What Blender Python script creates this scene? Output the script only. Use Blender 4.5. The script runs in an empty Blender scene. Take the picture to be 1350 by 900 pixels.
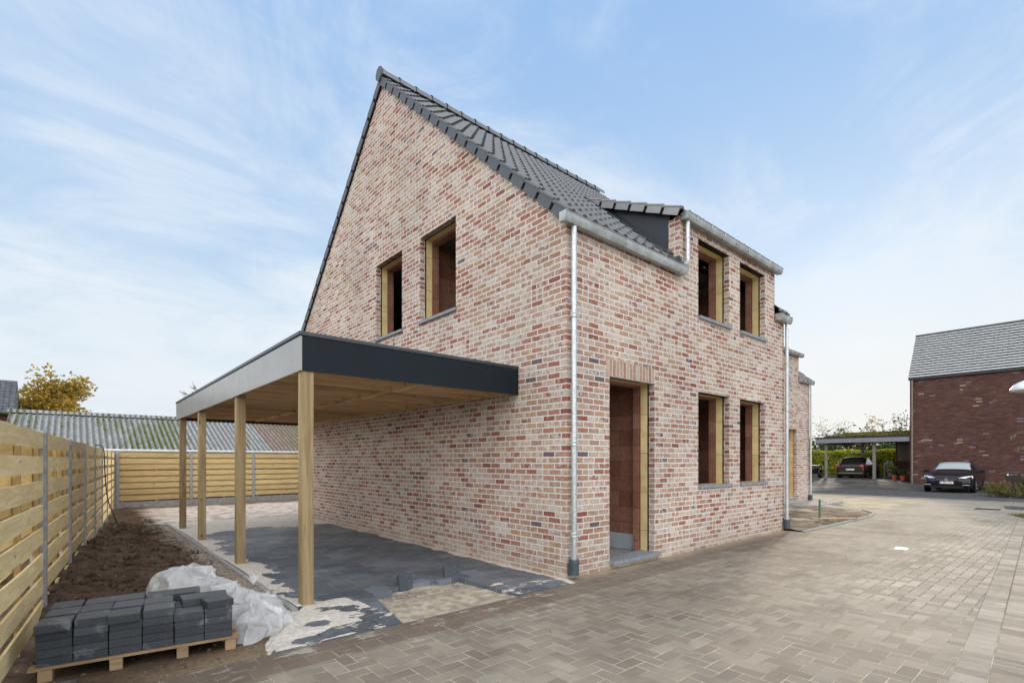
import bpy, bmesh, math, random
from mathutils import Vector, Matrix, noise as mnoise
from mathutils.geometry import tessellate_polygon
random.seed(7)
R = math.radians
scene = bpy.context.scene
COL = scene.collection

# ------------------------------------------------------------------ shader DSL
class V:
    """wraps a float socket (or constant) so that shader maths can be written as expressions"""
    def __init__(s, nt, x): s.nt, s.x = nt, x
    def op(s, o, *a, clamp=False):
        n = s.nt.nodes.new('ShaderNodeMath'); n.operation = o; n.use_clamp = clamp
        for i, q in enumerate((s,) + a):
            q = q.x if isinstance(q, V) else q
            if isinstance(q, (int, float)): n.inputs[i].default_value = q
            else: s.nt.links.new(q, n.inputs[i])
        return V(s.nt, n.outputs[0])
    def __add__(s, o): return s.op('ADD', o)
    def __sub__(s, o): return s.op('SUBTRACT', o)
    def __mul__(s, o): return s.op('MULTIPLY', o)
    def __truediv__(s, o): return s.op('DIVIDE', o)
    def rsub(s, c): return V(s.nt, c).op('SUBTRACT', s)
    def floor(s): return s.op('FLOOR')
    def frac(s): return s.op('FRACT')
    def abs(s): return s.op('ABSOLUTE')
    def mod(s, m): return s.op('FLOORED_MODULO', m)
    def lt(s, o): return s.op('LESS_THAN', o)
    def gt(s, o): return s.op('GREATER_THAN', o)
    def min(s, o): return s.op('MINIMUM', o)
    def max(s, o): return s.op('MAXIMUM', o)
    def mix(s, a, b):      # s=0 -> a, s=1 -> b
        a = a if isinstance(a, V) else V(s.nt, a); b = b if isinstance(b, V) else V(s.nt, b)
        return a * s.rsub(1) + b * s
    def ss(s, a, b, to=(0., 1.)):
        n = s.nt.nodes.new('ShaderNodeMapRange'); n.interpolation_type = 'SMOOTHSTEP'
        s.nt.links.new(s.x, n.inputs[0])
        n.inputs[1].default_value, n.inputs[2].default_value = a, b
        n.inputs[3].default_value, n.inputs[4].default_value = to
        return V(s.nt, n.outputs[0])

class M:
    """a material under construction"""
    def __init__(s, name, rough=.8, spec=.3, metal=0.):
        s.m = bpy.data.materials.new(name); s.m.use_nodes = True
        s.nt = s.m.node_tree; s.b = s.nt.nodes['Principled BSDF']
        s.b.inputs['Roughness'].default_value = rough
        s.b.inputs['Specular IOR Level'].default_value = spec
        s.b.inputs['Metallic'].default_value = metal
        s._geo = None
    @property
    def geo(s):
        if not s._geo: s._geo = s.nt.nodes.new('ShaderNodeNewGeometry')
        return s._geo
    def pos(s):
        n = s.nt.nodes.new('ShaderNodeSeparateXYZ'); s.nt.links.new(s.geo.outputs['Position'], n.inputs[0])
        return [V(s.nt, n.outputs[i]) for i in range(3)]
    def obj(s):
        t = s.nt.nodes.new('ShaderNodeTexCoord'); return t.outputs['Object']
    def vec(s, x, y, z=0.):
        n = s.nt.nodes.new('ShaderNodeCombineXYZ')
        for i, q in enumerate((x, y, z)):
            if isinstance(q, V): q = q.x
            if isinstance(q, (int, float)): n.inputs[i].default_value = q
            else: s.nt.links.new(q, n.inputs[i])
        return n.outputs[0]
    def scalev(s, v, sc):
        n = s.nt.nodes.new('ShaderNodeMapping'); s.nt.links.new(v, n.inputs[0]); n.inputs['Scale'].default_value = sc
        return n.outputs[0]
    def noise(s, scale, v=None, detail=3., rough=.55, dist=0.):
        n = s.nt.nodes.new('ShaderNodeTexNoise'); n.inputs['Scale'].default_value = scale
        n.inputs['Detail'].default_value = detail; n.inputs['Roughness'].default_value = rough
        n.inputs['Distortion'].default_value = dist
        s.nt.links.new(v if v is not None else s.geo.outputs['Position'], n.inputs['Vector'])
        return V(s.nt, n.outputs[0])
    def white(s, v):
        n = s.nt.nodes.new('ShaderNodeTexWhiteNoise'); n.noise_dimensions = '3D'
        s.nt.links.new(v, n.inputs['Vector']); return V(s.nt, n.outputs['Value'])
    def ramp(s, f, stops, interp='LINEAR'):
        n = s.nt.nodes.new('ShaderNodeValToRGB'); n.color_ramp.interpolation = interp
        s.nt.links.new(f.x, n.inputs[0]); e = n.color_ramp.elements
        while len(e) < len(stops): e.new(.5)
        for q, (p, c) in zip(e, stops): q.position = p; q.color = (*c, 1)
        return n.outputs[0]
    def mixc(s, f, a, b, mode='MIX'):
        n = s.nt.nodes.new('ShaderNodeMix'); n.data_type = 'RGBA'; n.blend_type = mode
        for i, q in ((0, f), (6, a), (7, b)):
            if isinstance(q, V): q = q.x
            if isinstance(q, (int, float)): n.inputs[i].default_value = q
            elif isinstance(q, tuple): n.inputs[i].default_value = (*q, 1)
            else: s.nt.links.new(q, n.inputs[i])
        return n.outputs[2]
    def color(s, c):
        if isinstance(c, tuple): s.b.inputs['Base Color'].default_value = (*c, 1)
        else: s.nt.links.new(c, s.b.inputs['Base Color'])
    def rough(s, f): s.nt.links.new(f.x, s.b.inputs['Roughness'])
    def bump(s, h, dist=.01, strength=1.):
        n = s.nt.nodes.new('ShaderNodeBump'); n.inputs['Distance'].default_value = dist
        n.inputs['Strength'].default_value = strength
        s.nt.links.new(h.x, n.inputs['Height']); s.nt.links.new(n.outputs[0], s.b.inputs['Normal'])
    def rnd_island(s): return V(s.nt, s.geo.outputs['Random Per Island'])
    def rnd_obj(s):
        n = s.nt.nodes.new('ShaderNodeObjectInfo'); return V(s.nt, n.outputs['Random'])

def wall_uv(m):
    """u along an axis-aligned wall, v up; from world position and the face normal"""
    x, y, z = m.pos()
    n = m.nt.nodes.new('ShaderNodeSeparateXYZ'); m.nt.links.new(m.geo.outputs['True Normal'], n.inputs[0])
    ny = V(m.nt, n.outputs[1]).abs().gt(.5)
    return ny.mix(y, x), z

def brick_material(name, ramp, mortar, ch=.0785, bw=.222, wash=.5, mort=.0115, swap=False, u0=0., v0=0.02, bumpd=.006, blotch=(.62,.55,.5)):
    m = M(name, .9, .2)
    u, v = wall_uv(m)
    wob = m.noise(9., detail=2.)
    wob2 = m.noise(9.3, m.scalev(m.geo.outputs['Position'], (1.1, 1.1, 1.1)), detail=2.)
    if swap: u, v = v, u
    u = u + u0 + (wob - .5) * .010; v = v + v0 + (wob2 - .5) * .010
    row = (v / ch).floor()
    if swap: off = V(m.nt, 0.)
    else: off = row.mod(2.) * .5 + m.white(m.vec(row, 3.7, 1.3)) * .12
    uu = u / bw + off
    col = uu.floor()
    fx, fy = uu.frac() * bw, (v / ch).frac() * ch
    # some half bricks: split the brick in two
    half = m.white(m.vec(col, row, 9.)).gt(.95) * (0. if swap else 1.)
    dx = fx.min(fx.rsub(bw)); dh = (fx - bw / 2).abs()
    dx = half.mix(dx, dx.min(dh)); dy = fy.min(fy.rsub(ch))
    side = half * fx.gt(bw / 2) * .37
    d = dx.min(dy)
    jag = m.noise(55., detail=2.)
    d = d + (jag - .5) * .009
    brick = d.ss(mort * .46, mort * .80)
    r = m.white(m.vec(col + side, row, 1.))
    r2 = m.white(m.vec(col + side, row, 5.))
    c = m.ramp(r, ramp, 'CONSTANT')
    n1 = m.noise(30., detail=5., rough=.7)
    c = m.mixc(1., c, m.ramp(n1, [(.25, (.52, .50, .49)), (.72, (1.38, 1.38, 1.38))]), 'MULTIPLY')
    lime = (m.noise(14., detail=4., rough=.7) + r2 * .28).ss(.60, .82) * wash
    c = m.mixc(lime, c, blotch)
    big = m.noise(.6, detail=3.)
    mc = m.mixc(m.noise(30.), tuple(q * .86 for q in mortar), tuple(min(1, q * 1.1) for q in mortar))
    c = m.mixc(brick, mc, c)
    c = m.mixc(1., c, m.ramp(big, [(.3, (.80, .785, .77)), (.7, (1.03, 1.015, 1.0))]), 'MULTIPLY')
    zz_ = m.pos()[2]
    smear = (m.noise(2.6, detail=6., rough=.72)).ss(.57, .70) * m.noise(24., detail=3.).ss(.42, .6) * (wash * .6)
    c = m.mixc(smear, c, mortar)
    foot = (zz_ + (m.noise(3.5, detail=4.) - .5) * .35).ss(.32, .02) * wash * .45
    c = m.mixc(foot, c, (.42, .37, .31))
    m.color(c)
    m.bump(brick * .8 + n1 * .35 + jag * .15, bumpd)
    return m.m

MAT = {}
BR = [(0, (.42, .265, .20)), (.20, (.46, .33, .26)), (.34, (.335, .145, .112)), (.50, (.39, .205, .155)), (.66, (.52, .42, .355)),
      (.78, (.45, .29, .18)), (.83, (.28, .105, .085)), (.90, (.38, .25, .215)), (.978, (.16, .125, .14))]
MAT['brick'] = brick_material('handformed_brick', BR, (.74, .715, .67), wash=.85, mort=.0145, blotch=(.60, .56, .52))
MAT['soldier'] = brick_material('soldier_brick', [(0, (.45, .30, .235)), (.3, (.40, .23, .18)), (.6, (.50, .40, .33)), (.85, (.44, .29, .22))], (.68, .65, .6), ch=.0785, bw=5., swap=True, v0=.003)
DR = [(0, (.105, .050, .040)), (.3, (.095, .044, .037)), (.55, (.120, .056, .043)), (.75, (.085, .042, .040)), (.9, (.13, .072, .06)), (.972, (.19, .16, .19)), (.992, (.36, .27, .21))]
MAT['dark_brick'] = brick_material('dark_red_brick', DR, (.085, .050, .045), ch=.075, bw=.27, wash=.12, mort=.008, bumpd=.003, blotch=(.3, .26, .28))

def terracotta(name='terracotta_block', bright=1.):
    m = M(name, .85, .2); u, v = wall_uv(m)
    ch, bw = .25, .5
    row = (v / ch).floor(); uu = u / bw + row.mod(2.) * .45; col = uu.floor()
    fx, fy = uu.frac() * bw, (v / ch).frac() * ch
    d = fx.min(fx.rsub(bw)).min(fy.min(fy.rsub(ch)))
    r = m.white(m.vec(col, row, 2.))
    groove = ((u / .047 + .2).frac() - .5).abs().lt(.36)
    side_ = m.nt.nodes.new('ShaderNodeSeparateXYZ'); m.nt.links.new(m.geo.outputs['True Normal'], side_.inputs[0])
    g = groove * .55 + .45
    c = m.ramp(r, [(0, (.27, .125, .085)), (.5, (.33, .16, .11)), (1, (.39, .20, .145))])
    c = m.mixc(1., c, m.ramp(m.noise(20., detail=4.), [(.3, (.75, .75, .75)), (.7, (1.15, 1.15, 1.15))]), 'MULTIPLY')
    c = m.mixc(g.rsub(1) * ((u.lt(.4)) * .8 + .12), c, (.12, .05, .035))
    c = m.mixc(d.ss(.002, .005), (.14, .06, .045), c)
    m.color(c); m.bump(g + d.ss(.001, .006) * .5, .005); return m.m
MAT['terracotta'] = terracotta()

def simple(name, col, rough=.7, spec=.3, metal=0., var=.15, scale=8., bump=0., stretch=(1, 1, 1), local=False):
    m = M(name, rough, spec, metal)
    v = m.scalev(m.obj() if local else m.geo.outputs['Position'], stretch)
    n = m.noise(scale, v, detail=4.)
    m.color(m.mixc(n.ss(.3, .7), tuple(q * (1 - var) for q in col), tuple(min(1, q * (1 + var)) for q in col)))
    if bump: m.bump(n, bump)
    return m.m
def insul():
    m = M('yellow_insulation', .9, .1); x, y, z = m.pos(); n = m.noise(5., detail=4.)
    r = (z / .6 + .3).floor(); j = ((z / .6 + .3).frac() - .5).abs().gt(.494)
    c = m.mixc(n.ss(.3, .7), (.72, .56, .27), (.86, .69, .36)); c = m.mixc(1., c, m.ramp(m.white(m.vec(r, 1., 1.)), [(0, (.85, .85, .85)), (1, (1.1, 1.1, 1.1))]), 'MULTIPLY')
    c = m.mixc(j * .8, c, (.10, .07, .03)); c = m.mixc(m.noise(14., detail=3.).ss(.68, .72) * .6, c, (.30, .22, .10)); m.color(c); m.bump(n, .004); return m.m
MAT['insulation'] = insul()
MAT['membrane'] = simple('black_membrane', (.012, .012, .012), .6)
MAT['concrete'] = simple('grey_concrete', (.34, .34, .33), .9, .2, var=.2, scale=14, bump=.002)
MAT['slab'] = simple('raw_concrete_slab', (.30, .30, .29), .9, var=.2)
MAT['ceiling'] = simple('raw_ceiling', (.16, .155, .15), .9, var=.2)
MAT['bluestone'] = simple('bluestone', (.24, .26, .29), .55, .4, var=.22, scale=30)
MAT['aac'] = simple('aerated_block', (.48, .55, .62), .9, .2, var=.05)
MAT['dark_void'] = simple('roof_underlay', (.015, .015, .016), .9)  # also colours painted shade: slate risers and verge laps
MAT['cheek'] = simple('anthracite_panel', (.030, .037, .050), .38, .4, var=.08, scale=60)
MAT['fascia'] = simple('anthracite_cladding', (.010, .015, .022), .5, .18, var=.08, scale=3)
MAT['fascia_side'] = simple('sky_lit_cladding', (.30, .29, .28), .25, .9, var=.06, scale=3)  # same cladding as the front, lightened: sky reflection painted into the base colour
MAT['trim'] = simple('anthracite_trim', (.04, .05, .06), .3, .5, metal=.1, var=.05)
MAT['membrane_roof'] = simple('roofing_felt', (.05, .05, .05), .8)
MAT['black_plastic'] = simple('black_plastic', (.012, .012, .013), .4, .5)
MAT['rubber'] = simple('tyre_rubber', (.015, .015, .015), .8)
MAT['steel'] = simple('alloy_metal', (.55, .55, .57), .3, .5, metal=.8, var=.05)
MAT['boot'] = simple('cast_boot', (.060, .075, .095), .45, .5)

def zinc():
    m = M('zinc', .36, .5, .6)
    n = m.noise(5., detail=4.)
    m.color(m.mixc(n.ss(.3, .7), (.34, .36, .36), (.50, .52, .52)))
    m.rough(n.ss(.3, .8, (.34, .52))); m.bump(m.noise(25.), .0006); return m.m
MAT['zinc'] = zinc()
def galv():
    m = M('bright_zinc_pipe', .38, .5, .55)
    vo = m.nt.nodes.new('ShaderNodeTexVoronoi'); vo.inputs['Scale'].default_value = 40; m.nt.links.new(m.geo.outputs['Position'], vo.inputs['Vector'])
    n = V(m.nt, vo.outputs['Distance'])
    m.color(m.mixc(n.ss(.2, .8), (.44, .47, .50), (.60, .63, .66))); return m.m
MAT['pipe'] = galv()

def tile(name='glazed_black_tile', c0=(.020, .021, .024), c1=(.05, .052, .056), rough=.15, spec=.9):
    m = M(name, rough, spec)
    n = m.noise(7., detail=5.)
    m.color(m.mixc(n.ss(.35, .7), c0, c1)); m.rough(m.noise(14., detail=3.).ss(.3, .75, (rough, rough + .12))); m.b.inputs['IOR'].default_value = 2.2 if spec > .8 else 1.5; m.bump(m.noise(40., detail=2.), .0008); return m.m
MAT['tile'] = tile()
MAT['verge'] = simple('verge_tile_flank', (.085, .092, .105), .42, .5, var=.1, scale=20)
MAT['dormer_tile'] = tile('matt_dark_tile', (.05, .042, .038), (.09, .078, .07), .4)

def wood(name, base, dark, rings=1., rough=.75, axis='z'):
    m = M(name, rough, .25)
    o = m.geo.outputs['Position']
    rn = m.rnd_obj()
    st = {'x': (.6, 9, 9), 'y': (9, .6, 9), 'z': (9, 9, .6)}[axis]
    mp = m.nt.nodes.new('ShaderNodeMapping'); m.nt.links.new(o, mp.inputs[0]); mp.inputs['Scale'].default_value = st
    cb = m.vec(rn * 17, rn * 31, rn * 7); m.nt.links.new(cb, mp.inputs['Location'])
    g = m.noise(2.5 * rings, mp.outputs[0], detail=6., rough=.65, dist=.6)
    sp = {'x': (1, 2.6, 2.6), 'y': (2.6, 1, 2.6), 'z': (2.6, 2.6, 1)}[axis]
    mp2 = m.nt.nodes.new('ShaderNodeMapping'); m.nt.links.new(o, mp2.inputs[0]); mp2.inputs['Scale'].default_value = sp; m.nt.links.new(cb, mp2.inputs['Location'])
    k = m.noise(6., mp2.outputs[0], detail=0.)
    c = m.mixc(g.ss(.35, .68), dark, base)
    c = m.mixc(k.ss(.83, .87), c, tuple(q * .42 for q in dark))
    isl = m.rnd_island()
    c = m.mixc(1., c, m.ramp(isl, [(0, (.72, .70, .66)), (.5, (1., .98, .95)), (1, (1.18, 1.17, 1.12))]), 'MULTIPLY')
    c = m.mixc(1., c, m.ramp(rn, [(0, (.72, .70, .68)), (1, (1.12, 1.12, 1.12))]), 'MULTIPLY')
    m.color(c); m.bump(g, .0015); return m.m
MAT['post_wood'] = wood('impregnated_pine_post', (.47, .37, .22), (.30, .225, .125), axis='z')
MAT['joist_wood'] = wood('spruce_joist', (.92, .68, .43), (.74, .50, .30), axis='x')
MAT['deck_wood'] = wood('shaded_spruce_deck', (.26, .155, .085), (.18, .105, .055), axis='x')  # much darker than the joists: shade between them painted into the deck colour
MAT['beam_wood'] = wood('spruce_beam', (.92, .70, .45), (.76, .54, .32), axis='y')
MAT['fence_wood_y'] = wood('fence_pine_y', (.90, .76, .46), (.73, .59, .32), axis='y', rough=.8)
MAT['fence_wood_x'] = wood('fence_pine_x', (.78, .62, .34), (.58, .45, .23), axis='x', rough=.8)
MAT['batten'] = wood('fence_batten', (.52, .38, .19), (.38, .27, .13), axis='z')
MAT['pallet_wood'] = wood('pallet_wood', (.52, .38, .24), (.36, .25, .15), axis='x')
MAT['grey_wood'] = wood('weathered_wood', (.36, .33, .29), (.24, .21, .18), axis='z')

def road_mat():
    m = M('concrete_block_paving', .8, .15)
    x, y, z = m.pos()
    n0 = m.noise(6., detail=2.)
    xx = x + (n0 - .5) * .006; yy = y + (m.noise(6.5, m.scalev(m.geo.outputs['Position'], (1.2, 1.2, 1))) - .5) * .006
    s = .116
    gx, gy = xx / s, yy / s
    i, j = gx.floor(), gy.floor(); fx, fy = gx.frac(), gy.frac()
    k = (i - j).mod(4.)
    k0, k1, k2, k3 = k.lt(.5), k.gt(.5) * k.lt(1.5), k.gt(1.5) * k.lt(2.5), k.gt(2.5)
    H = k.lt(1.5); Vv = k.gt(1.5)
    ex = fx.min(fx.rsub(1)); ey = fy.min(fy.rsub(1))
    dH = ey.min(k0.mix(fx.rsub(1), fx)); dV = ex.min(k2.mix(fy, fy.rsub(1)))
    d = H.mix(dV, dH) * s
    idx = i - k1; idy = j - (k2 * -1.) # vertical brick shares the id of its lower cell
    idy = j - k2
    id1 = m.white(m.vec(idx, idy, 1.))
    # rows of blocks along x (bands)
    def band(yv, h, w, seed, alt=.5):
        r = (yv / h).floor(); u = xx / w + r.mod(2.) * alt; c = u.floor()
        a = u.frac() * w; b = (yv / h).frac() * h
        return a.min(a.rsub(w)).min(b.min(b.rsub(h))), m.white(m.vec(c, r, seed))
    dA, idA = band(yy + .63, .205, .2, 4.)         # edge rows beside the plot
    ys2 = yy - xx * .047
    dB, idB = band(ys2 + 3.93, .185, .15, 7.)       # light single row
    dC, idC = band(ys2 + 4.56, .21, .105, 8., .0)  # soldier rows
    mA = y.gt(-.63) * x.lt(6.9); ys_ = y - x * .047; mB = ys_.lt(-3.745) * ys_.gt(-3.93); mC = ys_.lt(-3.93)
    d = mA.mix(d, dA); d = mB.mix(d, dB); d = mC.mix(d, dC)
    idv = mA.mix(id1, idA); idv = mB.mix(idv, idB); idv = mC.mix(idv, idC)
    joint = (d + (m.noise(60.) - .5) * .003).ss(.0032, .0062)
    fine = m.noise(160., detail=2.); med = m.noise(1.3, detail=5., rough=.6); big = m.noise(.33, detail=3.)
    c = m.ramp(idv, [(0, (.235, .206, .172)), (.35, (.268, .236, .198)), (.7, (.295, .261, .220)), (.9, (.335, .30, .255)), (1, (.25, .208, .172))])
    c = m.mixc(mB * (idB * .25 + .10) * x.ss(5.5, 2.5), c, (.46, .44, .40))
    c = m.mixc(mA * .55, c, (.17, .13, .11))
    # pale area away from the house: sunlit patch painted into the block colour
    pale = (y * -1. + med * 2.2 + x * .05).ss(2.6, 4.6) * (x.ss(-1., 2.5))
    c = m.mixc(pale * (idv * .6 + .30), c, (.50, .455, .39))
    c = m.mixc(x.ss(7., 15.) * .45, c, (.40, .36, .30))
    c = m.mixc(1., c, m.ramp(med, [(.28, (.62, .62, .63)), (.5, (.96, .96, .96)), (.75, (1.28, 1.25, 1.20))]), 'MULTIPLY')
    c = m.mixc(1., c, m.ramp(fine, [(.2, (.78, .78, .78)), (.8, (1.2, 1.2, 1.2))]), 'MULTIPLY')
    jointc = m.mixc(m.noise(3.).ss(.3, .7), (.28, .24, .18), (.58, .51, .39))
    jointc = m.mixc(y.ss(-1.6, -2.8), (.33, .29, .22), m.mixc(m.noise(2.).ss(.35, .65), (.07, .065, .055), (.22, .20, .17))) if False else jointc
    jointc = m.mixc(x.ss(.5, 3.) * y.ss(-1.8, -2.8) * .75, jointc, (.13, .11, .085))
    c = m.mixc(joint, jointc, c)
    # dirty mud near the plot edge
    mud = (y + (m.noise(2.3, detail=4.) - .5) * 1.0).ss(-.75, -.35) * x.lt(-.6).max(.35)
    c = m.mixc(mud * .55, c, (.15, .115, .09))
    # sand dust along the facade foot and spilt mortar
    dust = (y + (m.noise(5., detail=4.) - .5) * .35).ss(-.26, -.06) * x.ss(-.3, .3)
    c = m.mixc(dust * .8, c, (.36, .30, .21))
    sp = m.noise(3.4, m.scalev(m.geo.outputs['Position'], (1., 2.4, 1.)), detail=5., rough=.7)
    spill = (sp + y.ss(-1.5, -.3) * .14 - x.ss(-1., 1.5) * .14).ss(.69, .77) * y.gt(-1.6) * x.lt(1.6)
    c = m.mixc(spill * .6, c, (.52, .49, .44))
    # pink survey spray
    px = (x + 1.55) * .55; py = (y + .55) * 1.3
    rr = (px * px + py * py)
    pink = rr.lt(.16) * m.noise(7., detail=5., rough=.75).ss(.60, .68)
    c = m.mixc(pink * .6, c, (.75, .22, .24))
    st_ = m.noise(.9, m.scalev(m.geo.outputs['Position'], (.5, 1.6, 1.)), detail=7., rough=.72)
    c = m.mixc(st_.ss(.52, .70) * .50, c, (.13, .112, .092)); c = m.mixc(m.noise(5.5, detail=6., rough=.75).ss(.60, .74) * .35, c, (.44, .40, .34))
    # damp patches
    wet = big.ss(.5, .68)
    c = m.mixc(1., c, m.ramp(wet, [(0, (1, 1, 1)), (1, (.82, .81, .80))]), 'MULTIPLY')
    m.color(c)
    m.rough(med.ss(.3, .7, (.74, .92)))
    m.bump(joint * 1. + fine * .10 + (idv - .5) * .25, .004); return m.m
MAT['road'] = road_mat()

def apron_mat():
    m = M('charcoal_paving_with_sand', .75, .35)
    x, y, z = m.pos()
    xx = x + (m.noise(7.) - .5) * .004
    r = (y / .2).floor(); u = xx / .265 + m.white(m.vec(r, 1., 1.)); c0 = u.floor()
    a = u.frac() * .265; b = (y / .2).frac() * .2
    d = a.min(a.rsub(.265)).min(b.min(b.rsub(.2)))
    idv = m.white(m.vec(c0, r, 3.))
    fine = m.noise(120., detail=2.)
    c = m.ramp(idv, [(0, (.085, .099, .120)), (.5, (.105, .122, .147)), (.85, (.13, .15, .18)), (1, (.18, .21, .25))])
    c = m.mixc(1., c, m.ramp(fine, [(.2, (.75, .75, .75)), (.8, (1.25, 1.25, 1.25))]), 'MULTIPLY')
    haze = m.noise(1.1, detail=4.).ss(.42, .68)
    c = m.mixc(haze * .20, c, (.22, .25, .29))
    c = m.mixc(y.ss(3., 7.) * .35, c, (.24, .23, .22))
    jt = d.ss(.0022, .0055)
    c = m.mixc(jt, m.mixc(m.noise(2.).ss(.42, .58), (.025, .027, .03), (.34, .33, .31)), c)
    # sand: far end, left edge, and the near left corner
    n = m.noise(1.6, detail=5., rough=.62); n2 = m.noise(2.4, m.scalev(m.geo.outputs['Position'], (1.3, .9, 1)), detail=5., rough=.6, dist=.8)
    far = (y + (n - .5) * 2.6).ss(7.6, 7.85)
    left = (x * -1. + (n2 - .5) * 1.5).ss(2.93, 3.0) * y.ss(.9, 1.3)
    near = ((x * -1. + y * -.12) + (n2 - .5) * 2.6 + (m.noise(7., detail=3.) - .5) * .5).ss(2.84, 2.90) * y.lt(.95)
    near = near * m.noise(3.6, m.scalev(m.geo.outputs['Position'], (1.2, 1., 1)), detail=4., rough=.55, dist=.4).ss(.60, .575)
    wallside = (x + (n - .5) * .5).ss(-.14, -.09)
    spots = m.noise(2.6, m.scalev(m.geo.outputs['Position'], (1., 1.8, 1)), detail=6., rough=.75).ss(.55, .58) * (y + (n - .5)).lt(.45)
    s = far.max(wallside).max(spots)
    dust = (n2).ss(.5, .8) * y.ss(1.4, .4) * .25
    sandc = m.mixc(m.noise(9., detail=5.).ss(.3, .7), (.56, .49, .43), (.72, .67, .61))
    c = m.mixc(dust, c, (.45, .43, .4)); c = m.mixc(s, c, sandc)
    m.color(c); m.bump(jt * .6 + s * 1.2 + fine * .08, .006)
    m.rough(s.mix(haze * -.22 + .62, .9)); return m.m
MAT['apron'] = apron_mat()
MAT['white_sand'] = simple('white_jointing_sand', (.62, .575, .52), .95, .1, var=.16, scale=22, bump=.004)
MAT['sand'] = simple('yellow_fill_sand', (.42, .37, .295), .95, .1, var=.3, scale=9, bump=.02)

def soil_mat():
    m = M('garden_soil', .95, .1)
    x, y, z = m.pos()
    n = m.noise(3., detail=6., rough=.7); f = m.noise(28., detail=5., rough=.7)
    c = m.mixc(n.ss(.3, .7), (.048, .031, .021), (.14, .098, .070))
    c = m.mixc(f.ss(.45, .75) * .45, c, (.17, .125, .09))
    n2 = m.noise(1.5, detail=5., rough=.65)
    # pale sand beside the edging and over the far yard
    edge = (x + (n2 - .5) * 1.0).ss(-3.55, -3.15) * y.lt(10.)
    far = ((y + (n2 - .5) * 3.) + (x + 3.) * 1.1).ss(9.0, 10.6) * (x + (n2 - .5) * 1.2).ss(-3.5, -2.9)
    farsand = m.mixc(m.noise(4., detail=5.).ss(.3, .65), (.40, .32, .27), (.70, .62, .56))
    front = (y + (n2 - .5) * .7).ss(.22, -.12) * (x + (n2 - .5) * .9).ss(-4.9, -3.9)
    c = m.mixc(edge * f.ss(.36, .56), c, (.40, .35, .30)); c = m.mixc(front * f.ss(.3, .55) * .85, c, (.27, .205, .14))
    c = m.mixc(far, c, farsand)
    # distant strip against the fence stays brown
    c = m.mixc((y + (n - .5) * .7).ss(14.7, 15.1) * .8, c, (.12, .085, .06))
    peb = m.nt.nodes.new('ShaderNodeTexVoronoi'); peb.inputs['Scale'].default_value = 9.; m.nt.links.new(m.geo.outputs['Position'], peb.inputs['Vector'])
    pd = V(m.nt, peb.outputs['Distance']).lt(.075)
    c = m.mixc(pd * .7, c, (.42, .32, .20))
    m.color(c); m.bump(n * .6 + f * .5, .02); return m.m
MAT['soil'] = soil_mat()

def plot_mat():
    m = M('unfinished_plot_soil', .9, .2)
    x, y, z = m.pos(); n = m.noise(2.2, detail=6., rough=.65); f = m.noise(20., detail=4.)
    c = m.mixc(n.ss(.35, .62), (.075, .052, .036), (.22, .165, .115))
    c = m.mixc(m.noise(.9, detail=4.).ss(.52, .62), c, (.42, .37, .31))
    c = m.mixc(f.ss(.5, .75) * .3, c, (.36, .30, .22)); m.color(c); m.bump(n + f * .4, .02)
    return m.m
MAT['plot'] = plot_mat()

def gravel_mat():
    m = M('dark_gravel', .8, .3)
    vo = m.nt.nodes.new('ShaderNodeTexVoronoi'); vo.inputs['Scale'].default_value = 28; m.nt.links.new(m.geo.outputs['Position'], vo.inputs['Vector'])
    r = m.white(vo.outputs['Position'])
    c = m.ramp(r, [(0, (.03, .03, .033)), (.6, (.075, .075, .08)), (.9, (.14, .135, .13)), (1, (.25, .23, .2))])
    c = m.mixc(m.noise(1.2, detail=4.).ss(.45, .7) * .3, c, (.15, .13, .11))
    m.color(c); m.bump(V(m.nt, vo.outputs['Distance']), .02); return m.m
MAT['gravel'] = gravel_mat()
def wetslab():
    m = M('damp_concrete', .8, .08); n = m.noise(.8, detail=4.)
    m.color(m.mixc(n.ss(.35, .65), (.055, .052, .05), (.12, .112, .10))); m.rough(n.ss(.35, .6, (.72, .95))); return m.m
MAT['wet'] = wetslab()
def ground_mat():
    m = M('far_ground', .95, .1); n = m.noise(.5, detail=6.)
    m.color(m.mixc(n.ss(.35, .65), (.09, .085, .04), (.16, .13, .08))); m.bump(m.noise(9.), .03); return m.m
MAT['ground'] = ground_mat()
def corrug(name, a, b, moss):
    m = M(name, .9, .15)
    x, y, z = m.pos()
    streak = m.noise(3.2, m.scalev(m.geo.outputs['Position'], (2.2, .35, .35)), detail=5., rough=.65)
    big = m.noise(.35, m.scalev(m.geo.outputs['Position'], (1.3, .4, .4)), detail=2.)
    f = m.noise(9., detail=5., rough=.7)
    c = m.mixc(f.ss(.35, .65), a, b)
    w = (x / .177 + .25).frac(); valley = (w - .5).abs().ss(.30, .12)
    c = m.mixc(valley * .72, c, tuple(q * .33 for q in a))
    mo = (streak + (big - .5) * 1.1).ss(.52, .66) * (valley * .7 + .3)
    c = m.mixc(mo * moss, c, m.mixc(f.ss(.4, .6), (.045, .06, .012), (.12, .135, .03)))
    m.color(c); m.bump(f, .01); return m.m
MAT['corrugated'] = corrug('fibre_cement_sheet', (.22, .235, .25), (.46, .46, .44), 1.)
MAT['corrugated_brown'] = corrug('fibre_cement_brown', (.22, .17, .145), (.36, .29, .25), .6)

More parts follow.
